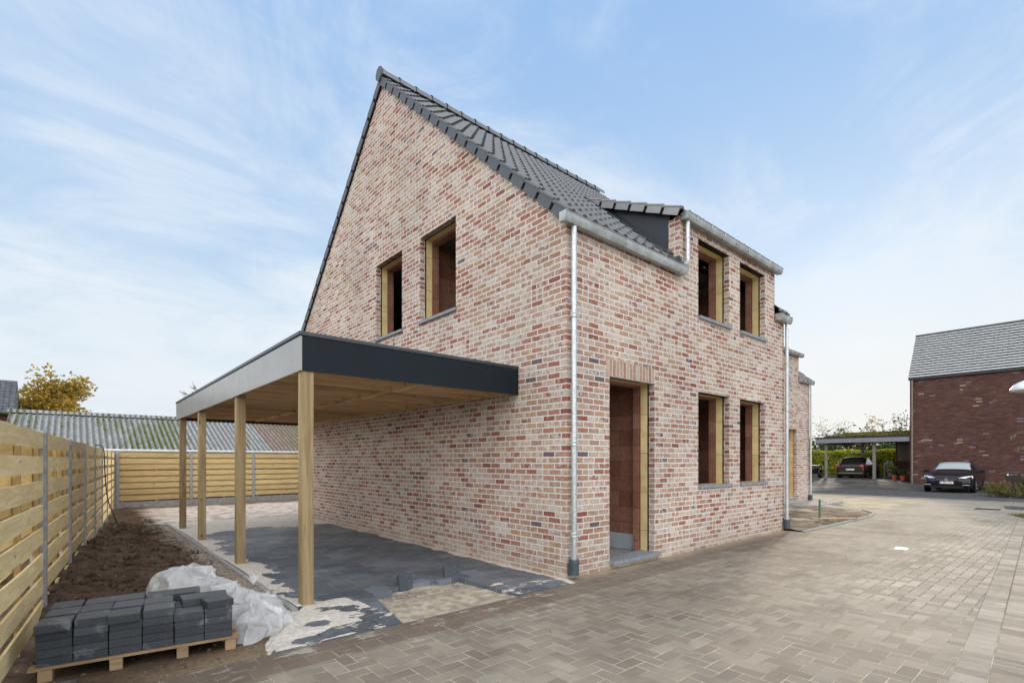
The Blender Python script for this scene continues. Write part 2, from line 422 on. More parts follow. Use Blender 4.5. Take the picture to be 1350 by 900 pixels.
def leaf_mat(name, cols, rough=.6):
    m = M(name, rough, .25)
    c = m.ramp(m.rnd_island(), [(i / (len(cols) - 1), q) for i, q in enumerate(cols)])
    n = m.noise(1.4, detail=2.)
    c = m.mixc(1., c, m.ramp(n, [(.3, (.6, .6, .6)), (.7, (1.3, 1.3, 1.3))]), 'MULTIPLY')
    m.color(c)
    tr = m.nt.nodes.new('ShaderNodeBsdfTranslucent'); m.nt.links.new(c, tr.inputs[0])
    mx = m.nt.nodes.new('ShaderNodeMixShader'); mx.inputs[0].default_value = .5
    out = m.nt.nodes['Material Output']
    m.nt.links.new(m.b.outputs[0], mx.inputs[1]); m.nt.links.new(tr.outputs[0], mx.inputs[2]); m.nt.links.new(mx.outputs[0], out.inputs[0])
    return m.m
MAT['leaf_autumn'] = leaf_mat('autumn_leaves', [(.42, .25, .05), (.56, .36, .08), (.30, .25, .05), (.66, .45, .10), (.20, .21, .05)])
MAT['leaf_hedge'] = leaf_mat('hedge_leaves', [(.22, .32, .04), (.36, .44, .05), (.70, .60, .06), (.26, .34, .05), (.85, .68, .08)])
MAT['leaf_green'] = leaf_mat('green_leaves', [(.035, .07, .015), (.07, .11, .02), (.11, .15, .03), (.05, .08, .02)])
MAT['leaf_pale'] = leaf_mat('thin_autumn_leaves', [(.34, .26, .09), (.45, .33, .12), (.25, .23, .08)])
MAT['leaf_shrub'] = leaf_mat('shrub_leaves', [(.10, .12, .03), (.16, .17, .05), (.24, .20, .08), (.07, .09, .03)])
MAT['sedum'] = leaf_mat('sedum', [(.16, .15, .04), (.24, .21, .06), (.12, .13, .04)])
MAT['grass'] = leaf_mat('grass_blades', [(.10, .16, .02), (.16, .22, .03), (.22, .24, .05)])
MAT['needle'] = leaf_mat('conifer_needles', [(.20, .24, .10), (.32, .34, .16), (.45, .44, .24)])
MAT['bark'] = simple('bark', (.09, .065, .045), .95, var=.3, scale=12, stretch=(1, 1, .3), bump=.01)

def film_mat():
    m = M('clear_plastic_film', .16, 1.)
    m.color((.97, .98, 1.)); n = m.noise(6., detail=4.)
    m.b.inputs['Transmission Weight'].default_value = .0
    tr = m.nt.nodes.new('ShaderNodeBsdfTransparent'); tr.inputs[0].default_value = (.95, .97, 1, 1)
    tl = m.nt.nodes.new('ShaderNodeBsdfTranslucent'); tl.inputs[0].default_value = (.97, .98, 1., 1)
    m1 = m.nt.nodes.new('ShaderNodeMixShader'); m1.inputs[0].default_value = .4
    m.nt.links.new(m.b.outputs[0], m1.inputs[1]); m.nt.links.new(tl.outputs[0], m1.inputs[2])
    m2 = m.nt.nodes.new('ShaderNodeMixShader'); m.nt.links.new(n.ss(.35, .7, (.16, .46)).x, m2.inputs[0])
    m.nt.links.new(m1.outputs[0], m2.inputs[1]); m.nt.links.new(tr.outputs[0], m2.inputs[2])
    m.nt.links.new(m2.outputs[0], m.nt.nodes['Material Output'].inputs[0])
    m.bump(m.noise(16., m.scalev(m.geo.outputs['Position'], (2.4, .7, 1)), detail=4., dist=2.), .012); return m.m
MAT['film'] = film_mat()
def block_mat():
    m = M('charcoal_paver', .7, .35); v = m.obj(); f = m.noise(60., v, detail=3.)
    rn = m.rnd_obj(); n = m.noise(7., detail=4.)
    c = m.ramp(rn, [(0, (.042, .050, .062)), (1, (.078, .090, .108))])
    c = m.mixc(1., c, m.ramp(f, [(.2, (.7, .7, .7)), (.8, (1.3, 1.3, 1.3))]), 'MULTIPLY')
    c = m.mixc(n.ss(.58, .72) * .5, c, (.30, .33, .37)); 
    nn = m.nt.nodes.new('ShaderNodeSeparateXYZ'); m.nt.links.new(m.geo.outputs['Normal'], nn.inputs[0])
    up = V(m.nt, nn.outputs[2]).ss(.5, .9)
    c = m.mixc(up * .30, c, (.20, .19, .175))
    m.color(c); m.bump(f, .003); return m.m
MAT['block'] = block_mat()
MAT['slate_white'] = simple('pale_roof_slate', (.42, .43, .44), .4, .6, var=.08, scale=4)
MAT['grey_tile'] = simple('grey_roof_tile', (.10, .11, .125), .6, .4, var=.25, scale=3)
MAT['car_black'] = None
def paint(name, col):
    m = M(name, .22, .35); m.color(col); m.b.inputs['Coat Weight'].default_value = .22; m.b.inputs['Coat Roughness'].default_value = .08; return m.m
MAT['car_black'] = paint('dark_blue_car_paint', (.005, .006, .011))
MAT['car_brown'] = paint('dark_brown_car_paint', (.030, .024, .020))
MAT['glass'] = simple('car_glass', (.02, .025, .03), .05, 1., var=.02)
def windscreen():
    m = M('windscreen_glass', .05, 1.); m.color((.30, .35, .37)); m.b.inputs['Coat Weight'].default_value = 1.; return m.m
MAT['windscreen'] = windscreen()
def lampglass(name, c, e=0): 
    m = M(name, .12, .8); m.color(c); return m.m
MAT['headlight'] = lampglass('headlight_glass', (.62, .66, .70)); MAT['red_lamp'] = lampglass('tail_light_glass', (.42, .02, .03))
MAT['white'] = simple('white_plate', (.78, .78, .78), .4); MAT['plate_blue'] = simple('plate_blue', (.03, .10, .50), .4)
MAT['plate_red'] = simple('plate_red', (.30, .03, .04), .5)
MAT['chrome'] = simple('chrome', (.75, .76, .78), .12, .5, metal=1., var=.02)
MAT['green'] = simple('green_stake_paint', (.05, .22, .12), .6)
MAT['pot'] = simple('red_flower_pot', (.42, .07, .04), .6)
MAT['lamp_white'] = simple('lamp_shell', (.70, .74, .76), .3, .5)
MAT['opal'] = simple('opal_glass', (.60, .58, .50), .4)
MAT['far_pipe'] = simple('weathered_pipe', (.20, .18, .16), .6)
MAT['far_fascia'] = simple('grey_boarding', (.22, .22, .25), .7, var=.2)
MAT['plank'] = wood('old_plank', (.42, .30, .18), (.30, .20, .12), axis='x')
MAT['screen_glass'] = simple('grey_screen', (.10, .12, .11), .15, .6)

# ------------------------------------------------------------------ mesh helpers
class MB:
    def __init__(s): s.v, s.f = [], []
    def add(s, vs, fs):
        o = len(s.v); s.v += [tuple(q) for q in vs]; s.f += [tuple(i + o for i in q) for q in fs]; return s
    def box(s, x0, x1, y0, y1, z0, z1, mat=None):
        vs = [Vector((x, y, z)) for z in (z0, z1) for y in (y0, y1) for x in (x0, x1)]
        if mat: vs = [mat @ q for q in vs]
        return s.add(vs, [(0, 2, 3, 1), (4, 5, 7, 6), (0, 1, 5, 4), (2, 6, 7, 3), (0, 4, 6, 2), (1, 3, 7, 5)])
    def tube(s, pts, r, n=12, caps=True):
        pts = [Vector(p) for p in pts]; rs = r if isinstance(r, (list, tuple)) else [r] * len(pts)
        o = len(s.v); prev = None
        for k, p in enumerate(pts):
            t = (pts[min(k + 1, len(pts) - 1)] - pts[max(k - 1, 0)]).normalized()
            if prev is None:
                a = t.cross(Vector((0, 0, 1)))
                if a.length < .05: a = t.cross(Vector((1, 0, 0)))
            else: a = prev - t * prev.dot(t)
            a.normalize(); prev = a; b = t.cross(a)
            for q in range(n):
                w = 2 * math.pi * q / n; s.v.append(tuple(p + (a * math.cos(w) + b * math.sin(w)) * rs[k]))
        for k in range(len(pts) - 1):
            for q in range(n):
                q2 = (q + 1) % n
                s.f.append((o + k * n + q, o + k * n + q2, o + (k + 1) * n + q2, o + (k + 1) * n + q))
        if caps:
            s.f.append(tuple(o + q for q in range(n))[::-1]); e = o + (len(pts) - 1) * n
            s.f.append(tuple(e + q for q in range(n)))
        return s
    def extrude(s, prof, p0, p1, caps=True):
        """profile given as list of 3D offsets, swept straight p0 -> p1"""
        n = len(prof); p0, p1 = Vector(p0), Vector(p1)
        vs = [p0 + Vector(q) for q in prof] + [p1 + Vector(q) for q in prof]
        fs = [(i, (i + 1) % n, n + (i + 1) % n, n + i) for i in range(n)]
        if caps: fs += [tuple(range(n))[::-1], tuple(range(n, 2 * n))]
        return s.add(vs, fs)
    def grid(s, P, nu, nv):
        vs = [P(i, j) for i in range(nu) for j in range(nv)]
        fs = [(i * nv + j, (i + 1) * nv + j, (i + 1) * nv + j + 1, i * nv + j + 1) for i in range(nu - 1) for j in range(nv - 1)]
        return s.add(vs, fs)
    def build(s, name, mat, parent=None, smooth=False, bevel=0., fix=True):
        me = bpy.data.meshes.new(name); me.from_pydata(s.v, [], s.f)
        mats = mat if isinstance(mat, (list, tuple)) else [mat]
        for q in mats: me.materials.append(MAT[q] if isinstance(q, str) else q)
        if fix:
            bm = bmesh.new(); bm.from_mesh(me); bmesh.ops.recalc_face_normals(bm, faces=bm.faces)
            if bevel: bmesh.ops.bevel(bm, geom=[e for e in bm.edges if len(e.link_faces) == 2 and e.calc_face_angle(0) > .6], offset=bevel, segments=2, affect='EDGES', clamp_overlap=True)
            bm.to_mesh(me); bm.free()
        if smooth:
            for p in me.polygons: p.use_smooth = True
            if smooth == 'auto':
                me.set_sharp_from_angle(angle=R(38))
        o = bpy.data.objects.new(name, me); COL.objects.link(o)
        if parent:
            o.parent = parent; o.matrix_parent_inverse = Matrix.Translation(-parent.location) if parent.type == 'EMPTY' and not parent.rotation_euler.z else world(parent).inverted()
        return o
def world(o):
    m = Matrix.Translation(o.location) @ o.rotation_euler.to_matrix().to_4x4()
    return (world(o.parent) @ o.matrix_parent_inverse @ m) if o.parent else m
def tag(o, label, cat, group=None, kind=None):
    o['label'] = label; o['category'] = cat
    if group: o['group'] = group
    if kind: o['kind'] = kind
    return o
def structure(o): o['kind'] = 'structure'; return o
def thing(name, label, cat, loc=(0, 0, 0), group=None):
    o = bpy.data.objects.new(name, None); COL.objects.link(o); o.location = loc; o.empty_display_size = .2
    return tag(o, label, cat, group)
def dup(o, delta, parent=None, label=None):
    """copy a thing with its parts (mesh data shared), moved by delta"""
    c = o.copy(); COL.objects.link(c)
    if parent is None: c.location = Vector(o.location) + Vector(delta)
    else: c.parent = parent
    if label: c['label'] = label
    for ch in [q for q in COL.objects if q.parent == o]: dup(ch, None, c)
    return c

def plate(outer, holes, f3, thick, name, mat, parent):
    """flat slab with rectangular holes; f3(u, v, d) -> 3D with d = depth"""
    loops = [outer] + [[(a, c), (b, c), (b, d), (a, d)] for a, b, c, d in holes]
    flat = [p for l in loops for p in l]
    tris = tessellate_polygon([[Vector((p[0], p[1], 0)) for p in l] for l in loops])
    mb = MB(); n = len(flat)
    vs = [f3(u, v, 0) for u, v in flat] + [f3(u, v, thick) for u, v in flat]
    fs = [tuple(t) for t in tris] + [tuple(i + n for i in t)[::-1] for t in tris]
    k = 0
    for l in loops:
        m = len(l)
        for i in range(m): a, b = k + i, k + (i + 1) % m; fs.append((a, b, b + n, a + n))
        k += m
    mb.add(vs, fs); return mb.build(name, mat, parent)

# ------------------------------------------------------------------ tile roof
def tile_slope(name, parent, x0, x1, ya, za, yb, zb, rows, mat, tw=.218, amp=.034, sign=1, under='dark_void', lift=.03, flip=1, skip=None):
    """tiles from the eave line (ya, za) to the ridge (yb, zb), running x0..x1"""
    mb = MB(); d = Vector((0, yb - ya, zb - za)); L = d.length; d.normalize()
    nrm = Vector((0, -d.z, d.y)) if yb > ya else Vector((0, d.z, -d.y))
    nt = max(1, round((x1 - x0) / tw)); tw = (x1 - x0) / nt
    S = [(0, 0), (.10, .25), (.18, .75), (.26, 1), (.34, .95), (.42, .6), (.52, .18), (.64, .02), (.82, -.06)]
    xs = [(x0 + (t + q[0]) * tw, q[1] * amp, t) for t in range(nt) for q in S] + [(x1, 0, nt - 1)]
    g = L / rows
    for r in range(rows):
        jit = [(random.uniform(-.004, .004), random.uniform(-.003, .003)) for _ in range(nt)]
        base = Vector((0, ya, za)) + d * (g * r)
        row = []
        for k in (0, 1, 2):
            for x, h, t in xs:
                if k == 0: p = base - d * (.012 + jit[t][0]) + nrm * (h + lift - .034)
                elif k == 1: p = base - d * (.012 + jit[t][0]) + nrm * (h + lift + jit[t][1])
                else: p = base + d * (g + .01) + nrm * (h + .002)
                row.append((x, p.y, p.z))
        n = len(xs)
        fs = [(k * n + i, k * n + i + 1, (k + 1) * n + i + 1, (k + 1) * n + i) for k in (0, 1) for i in range(n - 1)]
        if skip:
            fs = [f for f in fs if not skip(*[sum(row[i][c] for i in f) / 4 for c in range(3)])]
        mb.add(row, fs)
    o = mb.build(name, mat, parent, smooth='auto', fix=False)
    return o, d, nrm, g

def verge(parent, x, ya, za, yb, zb, rows, mat='verge', out=-1, drop=.125):
    """side flaps of the verge tiles, with the open laps between them"""
    d = Vector((0, yb - ya, zb - za)); L = d.length; d.normalize(); g = L / rows
    nrm = Vector((0, -d.z, d.y)) if yb > ya else Vector((0, d.z, -d.y))
    A_ = Vector((0, ya, za)) + nrm * .0; B_ = Vector((0, yb, zb)); q = nrm * -drop * .80
    P = [A_, B_, B_ + q, A_ + q]; bx0, bx1 = x + out * .012, x + out * .030
    MB().add([(bx0, p.y, p.z) for p in P] + [(bx1, p.y, p.z) for p in P], [(0, 1, 2, 3), (7, 6, 5, 4), (0, 4, 5, 1), (1, 5, 6, 2), (2, 6, 7, 3), (3, 7, 4, 0)]).build('dark_lap_strip', 'dark_void', parent)  # dark strip added behind the flaps so the open laps read as shade
    for r in range(rows):
        mb = MB(); a = Vector((0, ya, za)) + d * (g * r - .02); b = a + d * (g * .82)
        x0, x1 = (x + out * .055, x + out * .035)
        hi0, hi1 = nrm * .030, nrm * .006
        lo = nrm * -drop
        P = [a + hi0, b + hi1, b + lo, a + lo * .93]
        vs = [(x0, p.y, p.z) for p in P] + [(x1, p.y, p.z) for p in P]
        mb.add(vs, [(0, 1, 2, 3), (7, 6, 5, 4), (0, 4, 5, 1), (1, 5, 6, 2), (2, 6, 7, 3), (3, 7, 4, 0)])
        # rolled top of the verge tile
        mb.tube([(x + out * .035, (a + nrm * .018).y, (a + nrm * .018).z), (x + out * .035, (b + d * g * .18 - nrm * .004).y, (b + d * g * .18 - nrm * .004).z)], .026, 8)
        mb.build('verge_tile', mat, parent, smooth='auto')

def gutter(parent, x0, x1, zl, y0=-.02, w=.13, h=.12, label=None):
    """box gutter: lip at zl, back against y0"""
    p = [(0, y0, zl + .01), (0, y0, zl - h), (0, y0 - w * .80, zl - h - .01), (0, y0 - w, zl - h * .55), (0, y0 - w * 1.02, zl - .01), (0, y0 - w * 1.10, zl), (0, y0 - w * 1.02, zl + .012),
         (0, y0 - w * .92, zl - .005), (0, y0 - w * .90, zl - h * .5), (0, y0 - w * .72, zl - h + .005), (0, y0 - .01, zl - h + .01), (0, y0 - .01, zl + .01)]
    o = MB().extrude(p, (x0, 0, 0), (x1, 0, 0)).build('gutter', 'zinc', parent, smooth='auto')
    prof = p[:7]
    for xe in (x0, x1):
        MB().extrude(prof, (xe - .003, 0, 0), (xe + .003, 0, 0)).build('end_cap', 'zinc', o)
    n = max(1, int((x1 - x0) / .42))
    for i in range(1, n + 1):
        xx = x0 + (x1 - x0) * (i - .4) / n
        mb = MB(); q = [(0, a[1] - .004 if k > 1 else a[1], a[2] - (.004 if 1 <= k <= 2 else 0)) for k, a in enumerate(p[1:6])]
        for a, b in zip(q, q[1:]): mb.tube([(xx, a[1], a[2]), (xx, b[1], b[2])], .009, 5)
        mb.tube([(xx, q[-1][1], q[-1][2] + .006), (xx, y0, zl + .015)], .006, 5)
        mb.build('bracket', 'zinc', o, smooth='auto')
    return o

def downpipe(parent, x, y, ztop, zbot, boot=True, r=.035, clips=(3.3, 1.9, .62)):
    o = MB().tube([(x, y, zbot), (x, y, ztop)], r, 16).build('downpipe', 'pipe', parent, smooth='auto')
    for z in clips:
        if zbot < z < ztop:
            mb = MB()
            mb.tube([(x, y, z - .035), (x, y, z - .022), (x, y, z - .010), (x, y, z + .010), (x, y, z + .022), (x, y, z + .035)], [r + .001, r + .006, r + .002, r + .002, r + .006, r + .001], 16)
            mb.tube([(x, y, z), (x, -y * .1 if y < 0 else y, z)], .008, 6)
            mb.box(x - r - .016, x - r + .004, y - .008, y + .008, z - .02, z + .02)
            mb.build('pipe_clip', 'pipe', o, smooth='auto')
    if boot:
        mb = MB(); mb.tube([(x, y, zbot - .05), (x, y, zbot + .07), (x, y, zbot + .12), (x, y, zbot + .15)], [.062, .062, .066, .060], 14)
        mb.box(x - .05, x + .05, y - .03, y + .07, zbot - .05, zbot + .09)
        mb.build('pipe_boot', 'boot', o, smooth='auto')
    return o

# ==================================================================== MAIN HOUSE
W, D, ZE = 6.86, 10.16, 4.56
apexY, apexZ = 5.08, 9.14
def roofz(y): return ZE + (apexZ - ZE) / apexY * (y if y <= apexY else D - y)
H = thing('brick_house', 'large unfinished pale red brick house with steep black roof and empty windows beside the carport', 'house', (W / 2, D / 2, 0))
FR = lambda u, v, d: (u, d, v)          # facade plate mapping (y = depth)
GB = lambda u, v, d: (d, u, v)          # gable plate mapping  (x = depth)
door = (.873, 1.968, .11, 2.678)
fw = [(3.266, 4.368, 3.963, 5.273), (4.80, 5.903, 3.963, 5.273), (3.266, 4.368, 1.082, 2.674), (4.80, 5.903, 1.082, 2.674)]
gw = [(2.463, 3.592, 4.009, 5.526), (4.266, 5.353, 4.009, 5.526)]
DX0, DX1, DZ = 2.68, 6.38, 5.47
out_f = [(0.002, -.08), (W, -.08), (W, 4.56), (DX1, 4.56), (DX1, DZ), (DX0, DZ), (DX0, 4.56), (0.002, 4.56)]
plate(out_f, [door] + fw, FR, .10, 'wall', 'brick', H)
plate([(.10, -.08), (D, -.08), (D, roofz(D)), (apexY, apexZ), (.10, roofz(.1))], gw, GB, .10, 'wall', 'brick', H)
plate([(.10, -.08), (D, -.08), (D, roofz(D)), (apexY, apexZ), (.10, roofz(.1))], [], lambda u, v, d: (W - d, u, v), .10, 'wall', 'brick', H)
MB().box(.10, W - .10, D - .10, D, -.08, 4.50).build('wall', 'brick', H)
# insulation and block leaves around every opening
hf = [door] + fw; 
of2 = [(.30, -.05), (W - .3, -.05), (W - .3, 4.45), (DX1 - .15, 4.45), (DX1 - .15, 5.42), (DX0 + .15, 5.42), (DX0 + .15, 4.45), (.30, 4.45)]
dr = (door[0], door[1], -.04, door[3]); dr2 = (door[0], door[1], .06, door[3])
plate(of2, [dr2] + fw, lambda u, v, d: (u, .125 + d, v), .125, 'insulation_board', 'insulation', H)
plate(of2, [(dr2[0], dr2[1], dr2[2], dr2[3] - .03)] + [(a, b, c, d - .03) for a, b, c, d in fw], lambda u, v, d: (u, .253 + d, v), .14, 'block_wall', 'terracotta', H)
og2 = [(.40, -.05), (D - .4, -.05), (D - .4, roofz(.4) - .2), (apexY, apexZ - .5), (.40, roofz(.4) - .2)]
plate(og2, gw, lambda u, v, d: (.125 + d, u, v), .125, 'insulation_board', 'insulation', H)
plate(og2, [(a, b, c, d - .04) for a, b, c, d in gw], lambda u, v, d: (.253 + d, u, v), .14, 'block_wall', 'terracotta', H)
# black cavity membrane: thin frames inside each opening
for (a, b, c, d) in hf:
    mb = MB(); mb.box(a - .03, a + .004, .1005, .1245, c, d); mb.box(b - .004, b + .03, .1005, .1245, c, d); mb.box(a + .004, b - .004, .1005, .1245, d - .004, d + .03); mb.build('cavity_membrane', 'membrane', H)
for (a, b, c, d) in gw:
    mb = MB(); mb.box(.1005, .1245, a - .03, a + .004, c, d); mb.box(.1005, .1245, b - .004, b + .03, c, d); mb.box(.1005, .1245, a + .004, b - .004, d - .004, d + .03); mb.build('cavity_membrane', 'membrane', H)
# interior
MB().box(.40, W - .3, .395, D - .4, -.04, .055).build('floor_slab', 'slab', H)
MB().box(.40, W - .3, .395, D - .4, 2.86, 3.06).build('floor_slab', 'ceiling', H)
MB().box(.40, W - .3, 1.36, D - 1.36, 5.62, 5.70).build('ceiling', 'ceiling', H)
MB().box(2.12, 2.26, .395, 5., .31, 2.86).build('partition_wall', 'terracotta', H)
MB().box(2.117, 2.262, .395, 5., .055, .31).build('partition_wall', 'aac', H)
MB().box(.40, 2.12, 3.1, 3.24, .31, 2.86).build('partition_wall', 'terracotta', H)
MB().box(.40, 2.12, 3.097, 3.243, .055, .31).build('partition_wall', 'aac', H)
MB().box(.40, 3.6, 3.78, 3.92, 3.06, 5.62).build('partition_wall', 'terracotta', H)
MB().box(2.26, W - .3, 3.5, 3.64, .055, 2.86).build('partition_wall', 'terracotta', H)
MB().box(W - .30, W - .12, .3, D - .4, -.05, 5.4).build('block_wall', 'terracotta', H)
MB().box(.4, W - .3, D - .4, D - .2, -.05, 4.4).build('block_wall', 'terracotta', H)
MB().box(4.9, 5.04, 1.6, 3.5, .055, 2.86).build('partition_wall', 'terracotta', H)
MB().box(3.0, 3.14, .395, 3.5, .055, 2.86).build('partition_wall', 'terracotta', H)
# soldier course
MB().box(.80, 1.97, -.004, .05, 2.679, 2.905).build('lintel', 'soldier', H)
MB().box(door[0] - .05, door[1] + .05, -.003, .10, 2.672, 2.6785).build('lintel', 'zinc', H)
for (a, b, c, d) in fw: MB().box(a - .03, b + .03, .004, .1, d - .006, d + .002).build('lintel', 'membrane', H)
# sills
for (a, b, c, d) in fw:
    MB().box(a - .005, b + .045, -.045, .12, c - .05, c + .003).build('window_sill', 'bluestone', H, bevel=.004)
for (a, b, c, d) in gw:
    MB().box(-.045, .12, a - .03, b + .02, c - .05, c + .003).build('window_sill', 'bluestone', H, bevel=.004)
MB().box(door[0] - .004, door[1] + .07, -.075, .26, .055, .113).build('door_sill', 'bluestone', H, bevel=.005)
# mortar smear and cement skirt at the foot
# dormer pier return (left flank of the dormer wall) and its cladding cheek
MB().box(DX0, DX0 + .10, .10, .20, 4.3, DZ - .02).build('wall', 'brick', H)
MB().box(DX1 - .10, DX1, .10, .40, 4.3, DZ - .02).build('wall', 'brick', H)
slopeK = (apexZ - ZE) / apexY
def dorm_z(y): return 5.56 + .46 * (y + .05)
yj = (5.56 + .023 - ZE - .19) / (slopeK - .46)
def cheek(x0, x1):
    zb = lambda y: ZE + slopeK * y + .05
    P = [(.20, zb(.20)), (yj, zb(yj)), (yj - .05, dorm_z(yj) - .12), (.20, dorm_z(.20) - .10)]
    mb = MB(); mb.add([(x0, a, b) for a, b in P] + [(x1, a, b) for a, b in P], [(0, 1, 2, 3), (7, 6, 5, 4), (0, 4, 5, 1), (1, 5, 6, 2), (2, 6, 7, 3), (3, 7, 4, 0)])
    return mb
cheek(DX0 + .035, DX0 + .07).build('dormer_cheek', 'cheek', H)
cheek(DX1 - .07, DX1 - .035).build('dormer_cheek', 'cheek', H)
# flashing strip along the cheek
a, b = Vector((DX0 - .02, .12, ZE + slopeK * .12 + .19)), Vector((DX0 - .02, yj + .05, ZE + slopeK * (yj + .05) + .19))
MB().extrude([(-.10, 0, 0), (.05, 0, .0), (.05, -.02, .05), (-.10, -.01, .015)], a, b).build('flashing', 'trim', H)
MB().box(DX0 - .06, DX0 + .03, -.03, .20, 4.60, 4.80).build('flashing', 'trim', H, bevel=.01)

# main roof
ROW = 19
inD = lambda x, y, z: DX0 + .06 < x < DX1 - .06 and y < yj - .15
roof, dvec, nvec, gg = tile_slope('roof', H, -.03, W + .06, -.06, ZE + .135 - .06 * slopeK, apexY, apexZ + .135, ROW, 'tile', skip=inD)
tile_slope('roof', H, -.03, W + .06, D + .12, ZE + .135 - .12 * slopeK, apexY, apexZ + .135, ROW, 'tile')
# underlay planes
for (ya, yb, keep) in ((0.0, apexY, 1), (D, apexY, 0)):
    mb = MB()
    if keep:
        for xa, xb, y0 in ((0.01, DX0, .0), (DX0, DX1, yj), (DX1, W, .0)):
            z0 = roofz(y0); mb.add([(xa, y0, z0 + .06), (xb, y0, z0 + .06), (xb, yb, apexZ + .06), (xa, yb, apexZ + .06)], [(0, 1, 2, 3)])
    else: mb.add([(0.01, ya, roofz(ya) + .06), (W, ya, roofz(ya) + .06), (W, yb, apexZ + .06), (0.01, yb, apexZ + .06)], [(0, 1, 2, 3)])
    mb.build('roof_underlay', 'dark_void', roof, fix=False)
verge(roof, 0., -.06, ZE + .135 - .06 * slopeK, apexY, apexZ + .135, ROW)
verge(roof, 0., D + .12, ZE + .135 - .12 * slopeK, apexY, apexZ + .135, ROW)
verge(roof, W + .03, -.06, ZE + .135 - .06 * slopeK, apexY, apexZ + .135, ROW, out=1)
def ridge(parent, x0, x1, y, z, mat='tile', n=None, r=.125):
    n = n or int((x1 - x0) / .38)
    for i in range(n):
        a = x0 + (x1 - x0) * i / n; b = x0 + (x1 - x0) * (i + 1) / n + .03
        mb = MB(); K = 10
        vs = []
        for xx, rr in ((a, r + .012), (a + .05, r + .012), (a + .06, r), (b, r - .006)):
            for k in range(K + 1):
                w = math.pi * k / K * 1.16 - .08 * math.pi; vs.append((xx, y - rr * math.cos(w), z + rr * math.sin(w) * .95))
        fs = [(s * (K + 1) + k, (s + 1) * (K + 1) + k, (s + 1) * (K + 1) + k + 1, s * (K + 1) + k + 1) for s in range(3) for k in range(K)]
        mb.add(vs, fs).build('ridge_tile', mat, parent, smooth='auto', fix=False)
ridge(roof, -.05, W + .07, apexY, apexZ + .17)
MB().add([( -.085, apexY + a, apexZ + b) for a, b in ((-.13, .12), (-.135, .22), (-.08, .30), (0, .33), (.08, .30), (.135, .22), (.13, .12), (0, .02))] +
         [( -.045, apexY + a, apexZ + b) for a, b in ((-.13, .12), (-.135, .22), (-.08, .30), (0, .33), (.08, .30), (.135, .22), (.13, .12), (0, .02))],
         [tuple(range(8)), tuple(range(15, 7, -1))] + [(i, (i + 1) % 8, 8 + (i + 1) % 8, 8 + i) for i in range(8)]).build('ridge_end', 'verge', roof, bevel=.006)
# snow-hook like tile clips seen as dark knobs at the eave course
# dormer roof
droof, *_ = tile_slope('dormer_roof', H, DX0 - .10, DX1 + .10, -.05, 5.56 - .03, yj + .10, dorm_z(yj + .10) - .03, 6, 'dormer_tile')
MB().add([(DX0, .0, 5.50), (DX1, .0, 5.50), (DX1, yj + .3, dorm_z(yj + .3) - .075), (DX0, yj + .3, dorm_z(yj + .3) - .075)], [(0, 1, 2, 3)]).build('roof_underlay', 'dark_void', droof, fix=False)
verge(droof, DX0 - .06, -.05, 5.545, yj, dorm_z(yj) - .015, 6, 'dormer_tile', -1, .12)
verge(droof, DX1 + .06, -.05, 5.545, yj, dorm_z(yj) - .015, 6, 'dormer_tile', 1, .12)
# swept flashing where the dormer meets the right hand eave
mb = MB()
pr = [(.02, 4.60), (.10, 4.66), (.22, 4.78), (.34, 4.95), (.42, 5.10)]
mb.add([(DX1 + .004, y, z) for y, z in pr] + [(DX1 + .16, y, z - .10) for y, z in pr], [(i, i + 1, i + 6, i + 5) for i in range(4)])
mb.build('flashing', 'zinc', H, smooth=True)
g1 = gutter(H, -.15, 2.70, 4.595, h=.105, w=.12)
gutter(H, DX1 - .02, W + .08, 4.565)
gutter(H, DX0 + .01, DX1 + .05, 5.50, h=.10)
downpipe(H, .065, -.075, 4.48, .10, clips=(3.35, 1.72, .56))
downpipe(H, W - .03, -.075, 4.45, .10, clips=(3.6, 2.6, 1.75, .62))
sp = MB(); sp.tube([(2.80, -.075, 5.40), (2.80, -.075, 4.83), (2.80, -.077, 4.76), (2.76, -.08, 4.70), (2.70, -.085, 4.665), (2.64, -.09, 4.655)], .034, 14)
sp = sp.build('downpipe', 'pipe', H, smooth='auto')
for z in (5.12, 4.84): MB().tube([(2.80, -.075, z - .012), (2.80, -.075, z + .012)], .040, 14).build('pipe_clip', 'pipe', sp, smooth='auto')

# ==================================================================== SECOND HOUSE (next plot)
X0, X1, Y0 = 6.95, 15.75, 2.50
N = thing('brick_house', 'farther pale brick house set back behind the first, seen as a narrow strip of facade', 'house', (11.4, 7.6, 0))
NF = lambda u, v, d: (u, Y0 + d, v)
plate([(X0, -.1), (X1, -.1), (X1, 4.36), (14.75, 4.36), (14.75, 5.2), (9.5, 5.2), (9.5, 4.36), (X0, 4.36)], [(13.75, 14.55, .22, 2.6), (12.4, 13.2, 3.7, 5.0)], NF, .10, 'wall', 'brick', N)
plate([(X0, -.1), (X1, -.1), (X1, 4.3), (X0, 4.3)], [(13.75, 14.55, .22, 2.6), (12.4, 13.2, 3.7, 4.25)], lambda u, v, d: (u, Y0 + .12 + d, v), .13, 'insulation_board', 'insulation', N)
MB().box(X0, X1, Y0 + .255, Y0 + .4, -.1, 4.3).build('block_wall', 'terracotta', N)
gp = [(Y0 + .10, -.1), (Y0 + D, -.1), (Y0 + D, 4.36), (Y0 + apexY, apexZ - .2), (Y0 + .10, 4.42)]
plate(gp, [], lambda u, v, d: (X1 - d, u, v), .10, 'wall', 'brick', N)
plate(gp, [], lambda u, v, d: (X0 + d, u, v), .10, 'wall', 'brick', N)
